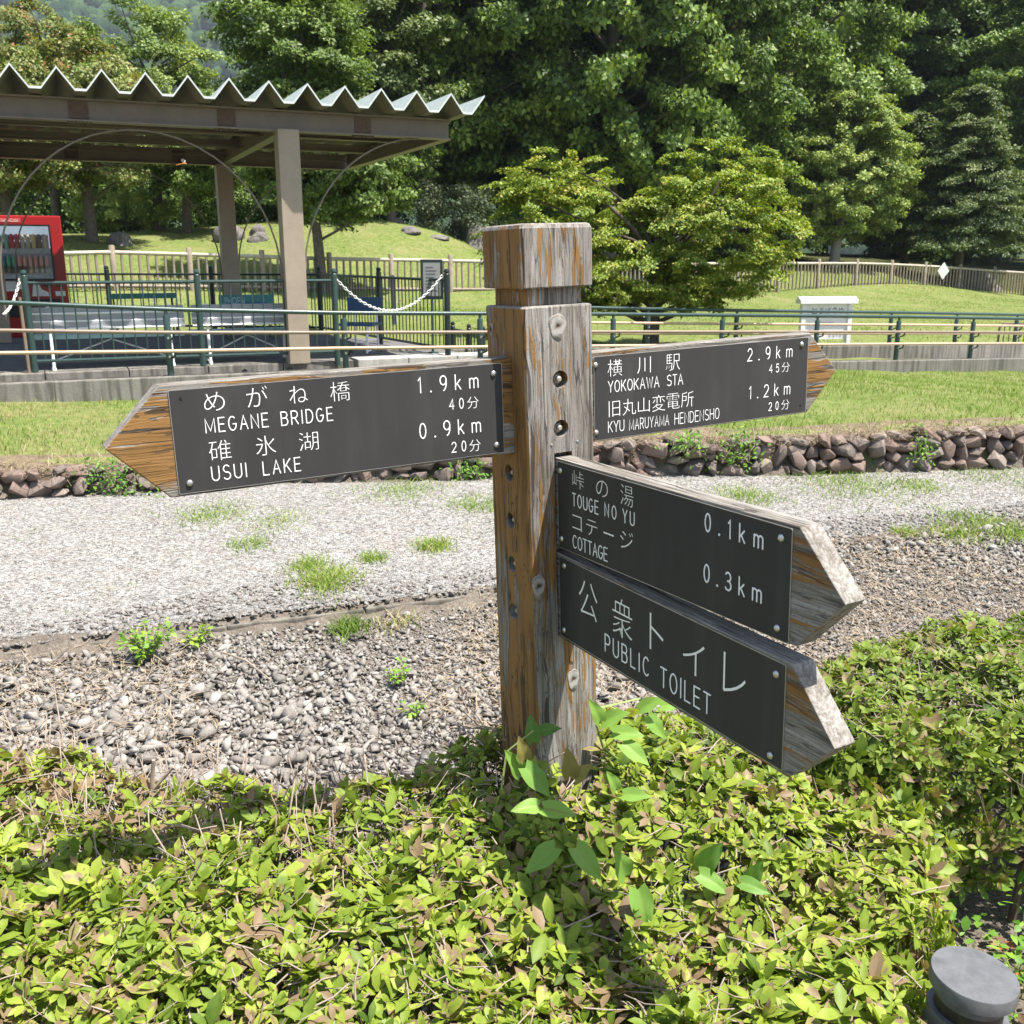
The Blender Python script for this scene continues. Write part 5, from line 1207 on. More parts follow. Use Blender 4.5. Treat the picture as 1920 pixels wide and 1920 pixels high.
vine('heart leaved vine climbing around the foot of the wooden sign post',
     [[tuple(at(940, 1480, 1.72)), tuple(at(950, 1410, 1.74)), tuple(at(1000, 1370, 1.74))], [tuple(at(1190, 1450, 1.9)), tuple(at(1130, 1400, 1.85)), tuple(at(1110, 1330, 1.83)), tuple(at(1200, 1310, 1.9))]],
     [vl(975, 1450, 1.72, -.35, .9, .075, .65), vl(985, 1425, 1.71, -.2, .95, .06, 1.5, .1), vl(1000, 1390, 1.74, -.1, .95, .062, .2, -.2), vl(1010, 1372, 1.75, .8, .15, .055, .15, -.1), vl(985, 1440, 1.68, .8, -.75, .085, .55, .35), vl(1070, 1455, 1.68, -.1, .95, .07, 1.2, .1), vl(1078, 1462, 1.68, .5, .7, .06, 1.4, .2),
      vl(1125, 1352, 1.82, -.35, .95, .065, .7, .2), vl(1130, 1355, 1.84, .75, .55, .075, .7, .3), vl(1150, 1375, 1.84, .95, .15, .075, .75, .3), vl(1168, 1395, 1.82, .8, -.45, .08, .8, .4), vl(1200, 1330, 1.9, .75, .6, .07, .75, .3), vl(1215, 1345, 1.9, .7, -.75, .07, .7, .3), vl(1240, 1325, 1.94, .9, .25, .06, .8, .2),
      vl(1010, 1512, 1.64, -.85, .15, .065, .85, .4), vl(1020, 1516, 1.63, .95, .1, .075, .9, .45), vl(1155, 1480, 1.78, -.3, .9, .06, .8, .3), vl(1170, 1490, 1.76, .8, .2, .065, .7, .4)], 5)

# ---- weeds and tufts on the stones and the path
def weed(label, px, py, z, w, h, n, seed, grassy=False, tone=.65, group='weeds on the stones and gravel', name='weed'):
    r = np.random.default_rng(seed); p = onz(px, py, z)
    if grassy:
        n = int(n * 1.7); q = np.c_[p[0] + r.normal(0, w*.4, n), p[1] + r.normal(0, w*.55, n), np.full(n, z)]; v, ps = blades(q, np.clip(r.normal(h, h*.35, n), h*.3, h*1.7) * .72, r.uniform(.003, .0075, n), r, 1.3); t = np.repeat(np.clip(r.normal(tone, .2, n), 0, 1.15), 5)
        o = np_mesh(name, v - p, ps, M['grass'], tone=t); o.location = p
    else:
        base = np.array([0, 0, 0.]); o = thing(name, None, None, p); 
        nst = max(3, n // 7); sv = []; mb = MB(); parts = []
        for k in range(nst):
            a, l = r.uniform(0, 6.28), r.uniform(.3, 1); tip = np.array([math.cos(a)*w*.5*l, math.sin(a)*w*.5*l, h*r.uniform(.5, 1.0)]); mb.tube([(0, 0, 0), tuple(tip*.55 + [0, 0, h*.15]), tuple(tip)], [.003, .002, .0012], 5)
            m = n // nst; tt_ = r.uniform(.25, 1, m)[:, None]; P = tip * tt_ + np.array([0, 0, 1])*h*.2*tt_*(1-tt_); D = unit(np.c_[r.normal(0, 1, (m, 2)), r.normal(.25, .35, m)]); L = r.uniform(.018, .04, m) * (w / .2) ** .5
            v, ps = leaf_arrays(P, D, unit(np.c_[r.normal(0, .4, (m, 2)), np.ones(m)]), L, L*r.uniform(.4, .6, m), 'azalea', .2, r.normal(.3, .15, m)); parts.append((v, ps, np.repeat(np.clip(r.normal(tone, .2, m), 0, 1), 8)))
        mb.build('stem', M['twig'], o, True); v, ps, t = merge(parts); np_mesh('foliage', v, ps, M['weed'], o, t, smooth=True)
    return tag(o, label, 'weed', group)
weed('bushy bright green weed at the kerb, left of the path tufts', 278, 1238, .02, .26, .17, 190, 1, False, .75)
weed('small yellow green weed at the kerb just right of the bushy one', 372, 1212, .03, .17, .09, 80, 2, False, 1.0)
weed('small weed among the grey stones, higher of the two left of the sign post', 748, 1284, .02, .15, .09, 60, 3, False, .7)
weed('small weed among the grey stones close to the hedge left of the sign post', 782, 1345, .02, .12, .07, 50, 4, False, .75)
weed('dull olive tuft growing on the kerb face', 655, 1182, .03, .11, .07, 150, 5, True, .3)
weed('brownish tuft at the kerb close to the sign post', 745, 1166, .03, .13, .05, 90, 16, True, 1.08)
weed('largest bright grass tuft on the gravel path', 612, 1092, .1, .2, .055, 620, 6, True, .75)
weed('second grass tuft on the path just above the largest one', 580, 1064, .1, .15, .05, 260, 7, True, .7)
weed('grass tuft on the path right of the largest tuft', 698, 1050, .1, .09, .05, 140, 8, True, .65)
weed('small grass tuft on the path, halfway to the sign post', 812, 1026, .1, .13, .05, 260, 9, True, .75)
weed('flat grass patch on the path below the arrow tip of the upper left board', 400, 968, .1, .3, .04, 520, 10, True, .6)
weed('flat grass patch on the path below the middle of the upper left board', 520, 978, .1, .28, .035, 360, 11, True, .65)
weed('thin grass tuft on the path by itself in the left half', 470, 1022, .1, .16, .04, 150, 12, True, .6)
weed('long flat grass patch on the far side of the path near the stone wall', 760, 925, .1, .4, .05, 520, 13, True, .6)
weed('grass patch on the path touching the left edge of the sign post', 890, 948, .1, .26, .05, 420, 14, True, .65)
weed('long grass patch on the path above the gray pointed board', 1590, 908, .1, .55, .045, 800, 17, True, .65)
weed('grass patch on the path at the right edge of the photo, lower of two', 1890, 996, .1, .3, .05, 500, 18, True, .7)
weed('grass patch at the right edge of the photo below the stone wall', 1870, 893, .1, .5, .045, 500, 19, True, .65)
weed('small grass tuft on the path between the pointed board and the right edge', 1790, 1000, .1, .2, .045, 260, 20, True, .7)
weed('tiny grass tuft on the path beyond the pointed board', 1695, 1001, .1, .09, .05, 120, 21, True, .75)
weed('grass patch on the path just above the black plate with the two distances', 1395, 930, .1, .3, .04, 380, 22, True, .65)
weed('small grass tuft on the path under the reddish wall stones', 1720, 912, .1, .22, .045, 240, 23, True, .65)
weed('faint grass tuft on the path near the tip of the gray pointed board', 1805, 970, .1, .22, .035, 170, 24, True, .55)
# scattered thin blades on the path, dry straw on the stones, dead needles
r_ = np.random.default_rng(81)
n = 2600; x = r_.uniform(-3.6, 5.5, n); y = kerb_y(x) + .15 + r_.uniform(0, 1, n) ** .6 * (wall_y(x) - kerb_y(x) - .15); k = vnoise(x, y, 3.1, 17) + .4 * ((y - kerb_y(x)) / 2) > .75
x, y = x[k], y[k]; v, ps = blades(np.c_[x, y, np.full(len(x), .1)], r_.uniform(.015, .05, len(x)), r_.uniform(.002, .005, len(x)), r_, 1.0)
tag(np_mesh('path_grass', v, ps, M['grass'], tone=np.repeat(r_.uniform(.4, 1.1, len(x)), 5)), kind='stuff')
def straws(n, x, y, z, seed, ln=(.03, .12), mat='dry', name='dry_straw'):
    r = np.random.default_rng(seed); a = r.uniform(0, 6.28, n); l = r.uniform(*ln, n); d = np.c_[np.cos(a)*l, np.sin(a)*l, r.normal(0, .18, n)*l]; P = np.c_[x, y, z]; s = np.c_[-np.sin(a), np.cos(a), np.zeros(n)] * r.uniform(.0007, .0022, n)[:, None]; cv = np.c_[r.normal(0, .12, (n, 2)), np.abs(r.normal(0, .06, n))] * l[:, None]
    v = np.stack([P - s, P + s, P + d*.5 + cv - s, P + d*.5 + cv + s, P + d - s*.5, P + d + s*.5], 1).reshape(-1, 3); i = np.arange(n)[:, None]*6
    return tag(np_mesh(name, v, [np.concatenate([np.concatenate([i, i+1, i+3, i+2], 1), np.concatenate([i+2, i+3, i+5, i+4], 1)])], M[mat]), kind='stuff')
n = 26000; x = r_.uniform(-3.2, 4.6, n); y = r_.uniform(1.95, 5.9, n); k = (kerb_y(x) - y > .02) & (y > hedge_back(x) - .15) & (np.abs(x) < .56*y + .3) & (vnoise(x, y, 2.2, 19) + .3*vnoise(x, y, 7, 3) > -.25); x, y = x[k], y[k]
straws(len(x), x, y, bed_z(x, y) + r_.uniform(.018, .045, len(x)), 82)
# dry stems that lie across the stones
for (a, b, lab) in (((415, 1222, .05), (510, 1277, .04), 'pale dry stick lying on the stones beside the bushy weed'), ((694, 1200, .03), (735, 1215, .03), 'short pale stick lying at the kerb left of the sign post')):
    A, B = onz(*a), onz(*b); mb = MB(); mb.tube([tuple(A), tuple((A+B)/2 + [0, .01, .02]), tuple(B)], [.004, .005, .003], 6); tag(mb.build('dry_stick', M['twig'], None, True), lab, 'stick')

# ---- grass of the lawn beyond the stone wall
def lawn_blades(name, n, xr, yr, hh, wd, seed, dens=None, dry=0.0):
    r = np.random.default_rng(seed); x = r.uniform(*xr, n); y = r.uniform(*yr, n)
    k = (y > wall_y(x) + .10) & (np.abs(x) < .57*y + 1.0)
    if dens is not None: k &= dens(x, y, r)
    x, y = x[k], y[k]; n = len(x); z = lawn_z(x, y) + .012*vnoise(x, y, 5, 3) - .01
    dw = y - wall_y(x); h = r.uniform(.45, 1.25, n) * hh * np.clip(1 + .45*vnoise(x, y, 1.6, 23), .35, 1.6)
    v, ps = blades(np.c_[x, y, z], h, r.uniform(.6, 1.4, n)*wd, r, .7)
    dryness = vnoise(x, y, 1.3, 29) + .6*vnoise(x, y, 4, 31) + dry + np.where(x > .8, .35, .9)*np.exp(-dw/.35) + (x < -1.2)*.55*np.exp(-dw/.9)
    t = np.where(r.uniform(0, 1, n) < np.clip(.12 + .33*dryness, .03, .9), r.uniform(1.1, 1.7, n), np.clip(r.normal(.58, .2, n), .1, 1))
    return tag(np_mesh(name, v, ps, M['grass'], tone=np.repeat(t, 5)), kind='stuff')
def near_dens(x, y, r):
    s = (np.c_[x, y] - RP[None, :2]) @ VX[:2]; return s < -.16
lawn_blades('lawn_grass', 95000, (-7, 10), (6.2, 15.5), .062, .006, 91, near_dens)
def far_dens(x, y, r):
    s = (np.c_[x, y] - RP[None, :2]) @ VX[:2]; a = (np.c_[x, y] - RP[None, :2]) @ UX[:2]
    return ((s > 1.56) & ((a > 4.3) | (s > 8.6)))
lawn_blades('far_lawn_grass', 150000, (-13, 26), (12, 44), .05, .013, 92, far_dens, -.1)
# dry overhang and creepers on the stone wall
n = 5500; x = r_.uniform(-5, 7.5, n); y = wall_y(x) + r_.uniform(.0, .2, n); z = lawn_z(x, wall_y(x) + .3) + r_.normal(.01, .02, n) - np.clip(.12 - (y - wall_y(x)), 0, 1)*.55*r_.uniform(0, 1.1, n)
straws(n, x, y - .02, z, 84, (.04, .16), 'dry', 'wall_straw')
def creeper(label, px, py, w, h, n, seed, tone=.5):
    r = np.random.default_rng(seed); c = at(px, py, 1.0); d = ray(px, py); t = 1.0
    Y = 7.2
    for _ in range(6): Y = float(wall_y(d[0]/d[1]*Y)) + .02
    c = at(px, py, Y); m = n; P = np.c_[r.normal(0, w*.4, m), r.normal(-.05, .03, m), r.normal(0, h*.35, m)]; D = unit(np.c_[r.normal(0, .8, m), r.normal(-.5, .5, m), r.normal(-.2, .6, m)]); L = r.uniform(.018, .045, m)
    o = thing('wall_plant', label, 'plant', c, 0, 'plants growing on the stone wall'); v, ps = leaf_arrays(P, D, unit(np.c_[r.normal(0, .5, m), r.normal(-.6, .4, m), np.full(m, .8)]), L, L*.45, 'azalea', .2, r.normal(.3, .2, m))
    np_mesh('foliage', v, ps, M['weed'], o, np.repeat(np.clip(r.normal(tone, .22, m), 0, 1), 8), smooth=True)
    mb = MB(); q = random.Random(seed)
    for k in range(9): mb.tube([(q.uniform(-.1, .1)*w*5, .02, h*.4), (q.uniform(-.1, .1)*w*5, -.04, 0), (q.uniform(-.12, .12)*w*5, -.07, -h*.45)], .003, 5)
    mb.build('stem', M['twig'], o, True)
creeper('leafy green plant hanging over the stone wall, nearer the sign post', 1290, 828, .24, .2, 150, 1)
creeper('leafy green plant hanging over the stone wall, farther right of two', 1385, 835, .24, .26, 170, 2, .55)
creeper('olive weedy plant at the left end of the stone wall below the arrow tip', 205, 905, .42, .30, 420, 3, .35)
creeper('small plant at the wall just left of the sign post', 878, 880, .2, .2, 220, 4, .45)
creeper('sparse plant on the wall between the reddish stones on the right', 1725, 840, .12, .22, 110, 5, .5)

# ================================================================== trees
def tree_mat(name, dark, mid, light, alt=None): M[name] = leaf_mat(name, dark, mid, light, alt, .3, .5, .3); return M[name]
tree_mat('maple_leaf', (.065, .125, .016), (.185, .255, .034), (.33, .375, .065), (.38, .29, .07))
tree_mat('dark_broadleaf', (.038, .075, .017), (.115, .185, .036), (.24, .33, .08), (.27, .33, .08))
tree_mat('deep_broadleaf', (.033, .067, .017), (.095, .16, .033), (.20, .285, .068))
tree_mat('bright_broadleaf', (.07, .115, .025), (.17, .245, .06), (.29, .36, .10), (.40, .42, .11))
tree_mat('conifer_spray', (.03, .055, .016), (.08, .12, .034), (.17, .215, .07), (.16, .17, .06))
tree_mat('cherry_leaf', (.06, .09, .02), (.17, .205, .055), (.28, .30, .10), (.34, .13, .07))
tree_mat('bush_leaf', (.04, .06, .03), (.09, .12, .06), (.16, .19, .10))
def limb(mb, a, b, r0, r1, rr, bend=.12, n=5):
    a, b = Vector(a), Vector(b); L = (b - a).length; o = Vector((rr.uniform(-1, 1), rr.uniform(-1, 1), rr.uniform(0, 1))) * L * bend
    P = [a.lerp(b, t) + o * math.sin(math.pi * t) for t in np.linspace(0, 1, n)]; mb.tube(P, [r0 + (r1 - r0) * t for t in np.linspace(0, 1, n)], 7)
def make_tree(name, label, loc, trunk_h, trunk_r, clumps, leaf, mat, bark='bark', seed=1, group=None, up=.55, per=260, alt=0.0, lean=(0, 0), scat=(1, 1, .6), limbs=True, cat='tree', tone=(.5, .22), droop=.1, spray=.75):
    """clumps: array (n, 4): local centre and radius"""
    r = np.random.default_rng(seed); rr = random.Random(seed); t = thing(name, label, cat, loc, 0, group)
    clumps = np.asarray(clumps, float); mb = MB(); top = Vector((lean[0], lean[1], trunk_h)); mb.tube([(0, 0, -.3), (lean[0]*.2, lean[1]*.2, trunk_h*.3), (lean[0]*.6, lean[1]*.6, trunk_h*.7), tuple(top)], [trunk_r*1.25, trunk_r, trunk_r*.8, trunk_r*.35], 10)
    if limbs:
        idx = r.permutation(len(clumps))[:min(len(clumps), 34)]
        for i in idx:
            c = clumps[i]; h = max(.25*trunk_h, min(trunk_h*.95, c[2] - .45*math.hypot(c[0]-lean[0], c[1]-lean[1]))); a = (lean[0]*h/trunk_h, lean[1]*h/trunk_h, h)
            limb(mb, a, c[:3], trunk_r*.32, trunk_r*.06, rr)
    mb.build('trunk', M[bark], t, True)
    m = np.maximum(12, (per * (clumps[:, 3] / clumps[:, 3].mean())**2 * r.uniform(.7, 1.3, len(clumps))).astype(int)); idx = np.repeat(np.arange(len(clumps)), m); n = len(idx)
    g_ = unit(r.normal(size=(n, 3))) * (r.uniform(0, 1, n) ** .45)[:, None]
    P = clumps[idx, :3] + g_ * clumps[idx, 3][:, None] * np.array(scat) ; P[:, 2] -= droop * np.hypot(g_[:, 0], g_[:, 1]) * clumps[idx, 3]
    if spray:
        hd = clumps[idx, :3] - np.array([lean[0], lean[1], 0]); hd[:, 2] = .25 * np.hypot(hd[:, 0], hd[:, 1]) * r.uniform(-1, 1, len(clumps))[idx]; hd = unit(hd + r.normal(0, .5, (len(clumps), 3))[idx] * np.hypot(hd[:, 0], hd[:, 1])[:, None])
        off_ = P - clumps[idx, :3]; al = (off_ * hd).sum(1, keepdims=True); P = clumps[idx, :3] + (off_ - hd * al) * .62 + hd * al * (1 + spray)
    cen = clumps[:, :3].mean(0); outw = unit(P - cen) * .6 + unit(g_) * .5
    N_ = unit(outw + np.array([0, 0, up]) + r.normal(0, .5, (n, 3))); D = unit(np.cross(N_, r.normal(size=(n, 3))) + outw * .35)
    L = leaf * r.uniform(.65, 1.35, n); v, ps = leaf_arrays(P, D, N_, L, L * r.uniform(.5, .75, n), 'diamond', 0, r.uniform(0, .6, n))
    ct = r.normal(tone[0], tone[1]*.7, len(clumps)); tn = np.clip(ct[idx] + r.normal(0, tone[1], n), 0, 1)
    if alt: tn = np.where(r.uniform(0, 1, n) < alt, r.uniform(1.2, 1.8, n), tn)
    np_mesh('crown', v, ps, M[mat], t, np.repeat(tn, 4))
    return t
def ell_clumps(r, n, c, rad, cr, shell=.55, flat=None):
    d = unit(r.normal(size=(n, 3))); k = r.uniform(shell**3, 1, n) ** (1/3); p = np.array(c) + d * k[:, None] * np.array(rad)
    return np.c_[p, cr * r.uniform(.65, 1.35, n)]
lz = lambda x, y: float(lawn_z(x, y)[0])
# the maple in the middle
mx, my = at(1218, 650, 15.6)[:2]; mz = lz(mx, my); r = np.random.default_rng(101)
def ml(px, py, d=0): p = at(px, py, 15.6); return (p[0] - mx, d, p[2] - mz)
cl = [ell_clumps(r, 130, ml(1050, 440), (1.12, 1.1, 1.06), .19, .55), ell_clumps(r, 200, ml(1345, 425), (1.26, 1.25, 1.18), .20, .55), ell_clumps(r, 70, ml(1210, 470), (1.5, 1.2, .75), .2, .3), ell_clumps(r, 60, ml(1190, 550), (1.3, 1.0, .22), .18, .2)]
for q in ((1000, 300), (1070, 290), (1140, 315), (1245, 300), (1300, 285), (1345, 268), (1420, 285), (1465, 320), (1490, 400), (1480, 455), (1440, 500), (960, 360), (945, 430), (930, 350), (1020, 285), (1110, 300), (1270, 290), (1385, 262), (1330, 262), (1440, 300), (1490, 345), (1500, 430), (1470, 480), (925, 480)): p = ml(*q, r.normal(0, .3)); cl.append(np.array([[*p, .15]]))
make_tree('maple_tree', 'spreading yellow green maple with two rounded lobes on the lawn behind the sign post', (mx, my, mz), 1.35, .12, np.concatenate(cl), .05, 'maple_leaf', 'bark', 101, None, .9, 230, .05, (.1, 0), (1, 1, .34), droop=.35, tone=(.55, .2))
# big dark broadleaved wood
def broad_clumps(seed, H, Rr, z0=1.2, n=150, cr=1.05):
    r = np.random.default_rng(seed); out = []
    for i in range(n):
        h = r.uniform(0, 1); z = z0 + (H - z0) * h; prof = math.sin(math.pi * min(1, .12 + .80*h)) ** .7; a = r.uniform(0, 6.28); k = r.uniform(.45, 1.0) * (1.15 if r.uniform() < .2 else 1)
        out.append((math.cos(a)*Rr*prof*k, math.sin(a)*Rr*prof*k, z, cr*r.uniform(.55, 1.3)))
    return np.array(out)
TG = 'tall dark broadleaved trees behind the far fence'
bigs = [('dark_broadleaf', 1, 15.5, 4.8, 2.2), ('deep_broadleaf', 2, 14.5, 4.6, 1.6), ('dark_broadleaf', 3, 16.5, 5.2, 2.8)]
protos = []
spots = [(800, 41, 0, 'tall dark green tree rising just above the right end of the zigzag roof'),
         (985, 44, 1, 'tall dark tree directly behind the top of the sign post'),
         (1140, 42, 2, 'tall dark tree behind the left lobe of the maple'),
         (1300, 45, 0, 'tall dark tree behind the right lobe of the maple'),
         (1450, 50, 2, 'tall dark tree between the maple and the pale rounded tree'),
         (1640, 60, 1, 'tall dark tree right behind the pale rounded tree'),
         (1810, 64, 0, 'tall dark tree behind the layered conifer'),
         (1965, 57, 2, 'tall dark tree with a thick bare trunk at the right edge of the photo'),
         (890, 52, 2, 'second row dark tree in the gap above the roof end'),
         (1065, 55, 0, 'second row dark tree above the gap between sign post and maple'),
         (1220, 57, 1, 'second row dark tree above the middle of the maple'),
         (1390, 62, 0, 'second row dark tree above the right end of the maple'),
         (1540, 66, 2, 'second row dark tree above the pale rounded tree'),
         (1715, 70, 0, 'second row dark tree between the pale tree and the conifer'),
         (1870, 68, 1, 'second row dark tree in the upper right corner'),
         (700, 52, 1, 'second row dark tree above the right half of the zigzag roof')]
for k, (mat, sd, H, Rr, z0) in enumerate(bigs): protos.append(None)
for i, (px, Y, k, lab) in enumerate(spots):
    p = at(px, 480, Y); loc_ = (p[0], Y, lz(p[0], Y))
    if protos[k] is None:
        mat, sd, H, Rr, z0 = bigs[k]
        protos[k] = make_tree('broadleaf_tree', lab, loc_, H*.8, .26, broad_clumps(sd, H, Rr, z0, 400, .72), .19, mat, 'bark', sd, TG, .5, 270, .02, (0, 0), (1, 1, .62), tone=(.48, .24)); t = protos[k]
    else:
        t = copy_tree(protos[k]); t.location = loc_; t['label'] = lab
    s = random.Random(i).uniform(.9, 1.12) * (1 + .012 * max(0, Y - 45)); t.scale = (s, s, s * random.Random(i+50).uniform(.95, 1.15)); t.rotation_euler = (0, 0, random.Random(i+9).uniform(0, 6.28))
# pale rounded tree and layered conifer on the right
p = at(1562, 497, 46); r = np.random.default_rng(111); s_ = 46 / FPX
cl = []
for (px, py, rx, rz_, n) in ((1590, 300, 100, 95, 170), (1560, 350, 90, 70, 90), (1640, 340, 70, 75, 90), (1600, 215, 75, 45, 80), (1580, 405, 95, 40, 70)): q = at(px, py, 46); cl.append(ell_clumps(r, n, (q[0]-p[0], 0, q[2]-p[2]), (rx*s_, rx*s_*.9, rz_*s_), .42, .55))
make_tree('rounded_tree', 'pale yellow green rounded tree with a slim trunk before the dark wood', (p[0], 46, lz(p[0], 46)), 4.6, .2, np.concatenate(cl), .125, 'bright_broadleaf', 'bark_pale', 111, None, .6, 260, .12, (.6, 0), (1, 1, .6), tone=(.68, .2))
def layered(seed, H, Rb, z0, n=170, pw=.8):
    r = np.random.default_rng(seed); out = []
    for i in range(n):
        h = r.uniform(0, 1) ** 1.15; z = z0 + (H - z0) * h; rr_ = Rb * (1 - h) ** pw + .15; a = r.uniform(0, 6.28); k = r.uniform(.5, 1.08); out.append((math.cos(a)*rr_*k, math.sin(a)*rr_*k, z - .25*k*rr_*.3, (.55 + .25*(1-h)) * r.uniform(.7, 1.2)))
    return np.array(out)
p = at(1795, 500, 46.5); make_tree('conifer_tree', 'layered dark green conifer with pale branch tips right of the pale rounded tree', (p[0], 46.5, lz(p[0], 46.5)), 7.8, .2, layered(121, 8.4, 2.5, 1.9, 340), .12, 'conifer_spray', 'bark', 121, None, .8, 330, .05, (0, 0), (1, 1, .26), droop=.45, tone=(.5, .25))
p = at(1695, 497, 49); make_tree('conifer_tree', 'small dark conifer squeezed between the pale rounded tree and the layered conifer', (p[0], 49, lz(p[0], 49)), 6.6, .17, layered(122, 7.2, 1.9, 2.0, 140), .17, 'conifer_spray', 'bark', 122, None, .8, 280, .03, (0, 0), (1, 1, .28), droop=.45, tone=(.42, .22))
# trees around the mound, above and under the shelter roof
p = at(604, 486, 27.8); r = np.random.default_rng(131)
def rel(px, py, Y, d=0): q = at(px, py, Y); return np.array([q[0]-p[0], d, q[2]-lz(p[0], 27.8)])
cl = [ell_clumps(r, 110, rel(540, 90, 27.8), (1.75, 1.7, 2.0), .52, .55), ell_clumps(r, 60, rel(600, 260, 27.8), (1.9, 1.6, 1.3), .5, .5), ell_clumps(r, 46, rel(650, 355, 27.8), (1.55, 1.3, .75), .42, .4), ell_clumps(r, 26, rel(560, 370, 27.8), (1.0, 1.1, .5), .38, .3)]
make_tree('garden_tree', 'dense mid green garden tree on the mound, standing above the middle of the zigzag roof', (p[0], 27.8, lz(p[0], 27.8)), 5.0, .13, np.concatenate(cl), .115, 'bright_broadleaf', 'bark', 131, None, .6, 330, .0, (-.5, 0), (1, 1, .5), tone=(.24, .2), droop=.25)
p = at(735, 430, 36); cl = [ell_clumps(r, 110, (0, 0, 4.6), (1.9, 1.8, 3.0), .62, .5)]
make_tree('garden_tree', 'narrow bluish green tree behind the mound, left of the tall dark wood', (p[0], 36, lz(p[0], 36)), 6.0, .14, np.concatenate(cl), .15, 'conifer_spray', 'bark', 132, None, .6, 330, .0, (0, 0), (1, 1, .55), tone=(.55, .2))
def cherry(px, py, Y, label, seed, H=4.4, Rr=2.3, mat='cherry_leaf', alt=.035, lean=(0, 0), n=100):
    q = at(px, py, Y); r = np.random.default_rng(seed); z = lz(q[0], Y)
    cl = [ell_clumps(r, n, (lean[0], 0, H*.68), (Rr, Rr*.9, H*.36), .5, .45), ell_clumps(r, n//3, (lean[0], -.3, H*.42), (Rr*1.05, Rr*.9, H*.13), .4, .3)]
    return make_tree('cherry_tree', label, (q[0], Y, z), H*.72, .15, np.concatenate(cl), .105, mat, 'bark', seed, 'cherry trees behind the shelter', .5, 330, alt, lean, (1, 1, .55), tone=(.52, .24), droop=.3)
cherry(172, 442, 30.5, 'yellowing cherry tree with a dark trunk, just right of the vending machine', 141, 5.3, 2.5)
cherry(20, 448, 29.5, 'yellowing cherry tree above the vending machine at the left edge', 142, 5.2, 2.4)
cherry(300, 430, 36, 'bright yellow green tree whose top shows above the roof, left of the middle', 143, 7.2, 2.3, 'bright_broadleaf', .0)
cherry(350, 440, 35, 'twin stemmed tree with pale trunks behind the rear shelter column', 144, 4.3, 2.0, 'dark_broadleaf', .02, (.4, 0), 70)
cherry(110, 436, 37, 'tall cherry tree with reddish flecks above the left part of the roof', 145, 7.4, 2.4, 'cherry_leaf', .05)
# bushes under the trees
def bush(px, py, Y, w, h, label, seed, mat='bush_leaf', n=34, leaf=.10, tone=(.5, .25)):
    q = at(px, py, Y); r = np.random.default_rng(seed); cl = ell_clumps(r, n, (0, 0, h*.45), (w*.5, w*.45, h*.42), min(w, h)*.22, .4)
    return make_tree('bush', label, (q[0], Y, lz(q[0], Y)), h*.5, .03, cl, leaf, mat, 'bark', seed, 'bushes at the edge of the wood', .5, 230, 0, (0, 0), (1, 1, .7), True, 'bush', tone)
bush(850, 440, 37.5, 3.2, 2.4, 'grey green bush behind the right end of the mound', 151)
bush(950, 470, 40, 3.4, 2.2, 'dark bush hidden behind the top of the sign post', 152, 'deep_broadleaf')
bush(240, 438, 36.5, 4.2, 1.7, 'sunlit bright bush behind the trunk of the cherry tree', 153, 'bright_broadleaf', 40, .10, (.8, .2))
bush(400, 420, 39, 4.5, 2.4, 'dark bush behind the largest boulder', 154, 'deep_broadleaf')
bush(560, 420, 39.5, 4.5, 2.2, 'dark bush behind the crest of the mound', 155, 'deep_broadleaf')
bush(700, 415, 40.5, 3.6, 2.2, 'green bush on the far slope of the mound', 156, 'dark_broadleaf')
bush(1840, 490, 58, 6.0, 2.6, 'pale leaved bush under the trees near the right edge', 157, 'bush_leaf', 44, .16, (.75, .25))
bush(1700, 492, 60, 5.5, 2.2, 'pale leaved bush left of the right edge bush, under the conifer', 158, 'bush_leaf', 40, .16, (.55, .25))
bush(1110, 500, 46, 6.5, 2.6, 'dark bush below the tall trees behind the maple', 159, 'deep_broadleaf', 44, .16)
bush(1300, 500, 50, 7, 2.6, 'dark bush behind the right lobe of the maple', 160, 'deep_broadleaf', 44, .16)
bush(1480, 497, 58, 7, 2.0, 'dark low bush left of the pale trunk', 161, 'deep_broadleaf', 40, .16)
for i, (px, Y, w_, h_, lab) in enumerate(((20, 46, 7, 5.0, 'dark undergrowth tree behind the vending machine'), (150, 48, 7, 5.4, 'dark undergrowth tree behind the cherry trunk'), (270, 50, 7, 5.2, 'dark undergrowth tree between the cherry and the rear column'), (400, 49, 7, 5.6, 'dark undergrowth tree behind the rear shelter column'), (530, 50, 7.5, 5.6, 'dark undergrowth tree behind the sunlit column'), (640, 52, 7, 5.4, 'dark undergrowth tree behind the right shelter arch'))):
    bush(px, 440, Y, w_, h_, lab, 180 + i, 'deep_broadleaf', 60, .19)
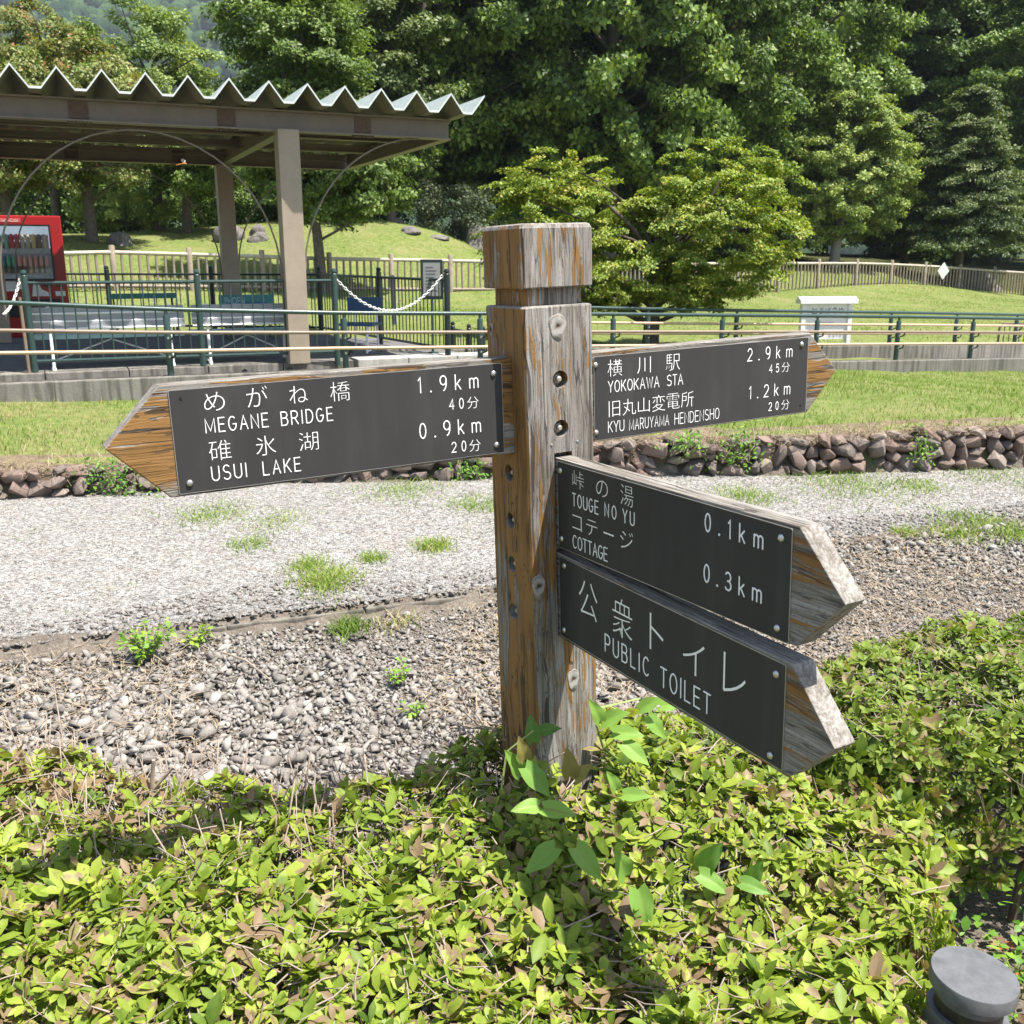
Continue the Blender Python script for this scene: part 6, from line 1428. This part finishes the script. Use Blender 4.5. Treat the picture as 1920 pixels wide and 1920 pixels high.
# far forest on the hill
r = np.random.default_rng(171); n = 24000; x = 2.2 * r.uniform(-560, 560, n); y = 2.2 * r.uniform(240, 610, n); k = np.abs(x) < .95*y + 30; x, y = x[k], y[k]; n = len(x)
bm = bmesh.new(); bmesh.ops.create_icosphere(bm, subdivisions=2, radius=1.0); iv = np.array([v.co[:] for v in bm.verts]); fi = np.array([[v.index for v in f.verts] for f in bm.faces]); bm.free()
pr_ = []
for s in range(8): pr_.append((iv * (1 + np.random.default_rng(s).normal(0, .22, (len(iv), 1))) * np.array([1, 1, 1.25]), fi))
sz = 2.2 * r.uniform(1.6, 3.4, n); V, F, T = scatter(pr_, np.c_[x, y, hill_z(x, y) + sz*.6], sz, r, .15)
def far_mat():
    b = NB('far_forest'); v = b.coord(); t = b.attr(); n = b.noise(v, .45, 4, .7); n2 = b.noise(v, .03, 3)
    f = b.math('ADD', b.math('MULTIPLY', t, .35), b.math('ADD', b.math('MULTIPLY', n, .5), b.math('MULTIPLY', n2, .2)))
    return b.bsdf(b.ramp(f, [(.3, (.018, .04, .016)), (.52, (.045, .085, .03)), (.72, (.085, .13, .045))]), .95, 0, b.bump(n, 1.0, 3.0), .05)
M['far_forest'] = far_mat()
tag(np_mesh('far_forest', V, [F], M['far_forest'], tone=T), kind='stuff')

# dragonfly in the air in front of the shelter
p = at(340, 308, 3.9); dfy = thing('dragonfly', 'small orange dragonfly hovering in the air in front of the shelter roof', 'dragonfly', p, R(12))
M['orange'] = simple('orange_body', (.55, .22, .03), .5); M['wing'] = simple('clear_grey_wing', (.35, .35, .36), .3)
mb = MB(); mb.tube([(-.019, 0, -.003), (-.008, 0, 0), (.004, 0, .002), (.008, 0, .003), (.013, 0, .003), (.016, 0, .0025), (.019, 0, .002)], [.0009, .0012, .0014, .0026, .0028, .0020, .0022], 8); mb.build('body', M['orange'], dfy, True)
for s in (-1, 1):
    for x in (.006, .011):
        mb = MB(); mb.prism([(x, 0, .004), (x - .004, s*.010, .010), (x - .003, s*.022, .016), (x + .002, s*.024, .017), (x + .003, s*.012, .011)], (0, 0, .0003)); mb.build('wing', M['wing'], dfy)

# ------------------------------------------------------------------ haze over the whole place
hb = NB('haze_air'); vo = hb.n('VolumePrincipled'); vo.inputs['Color'].default_value = (.72, .82, .92, 1); vo.inputs['Density'].default_value = HAZE; vo.inputs['Anisotropy'].default_value = .3
hb.l(vo.outputs[0], hb.out.inputs['Volume'])
if HAZE > 0:
    mb = MB(); mb.box((-1400, -400, -8), (1400, 1700, 470)); tag(mb.build('haze', hb.m), kind='stuff')
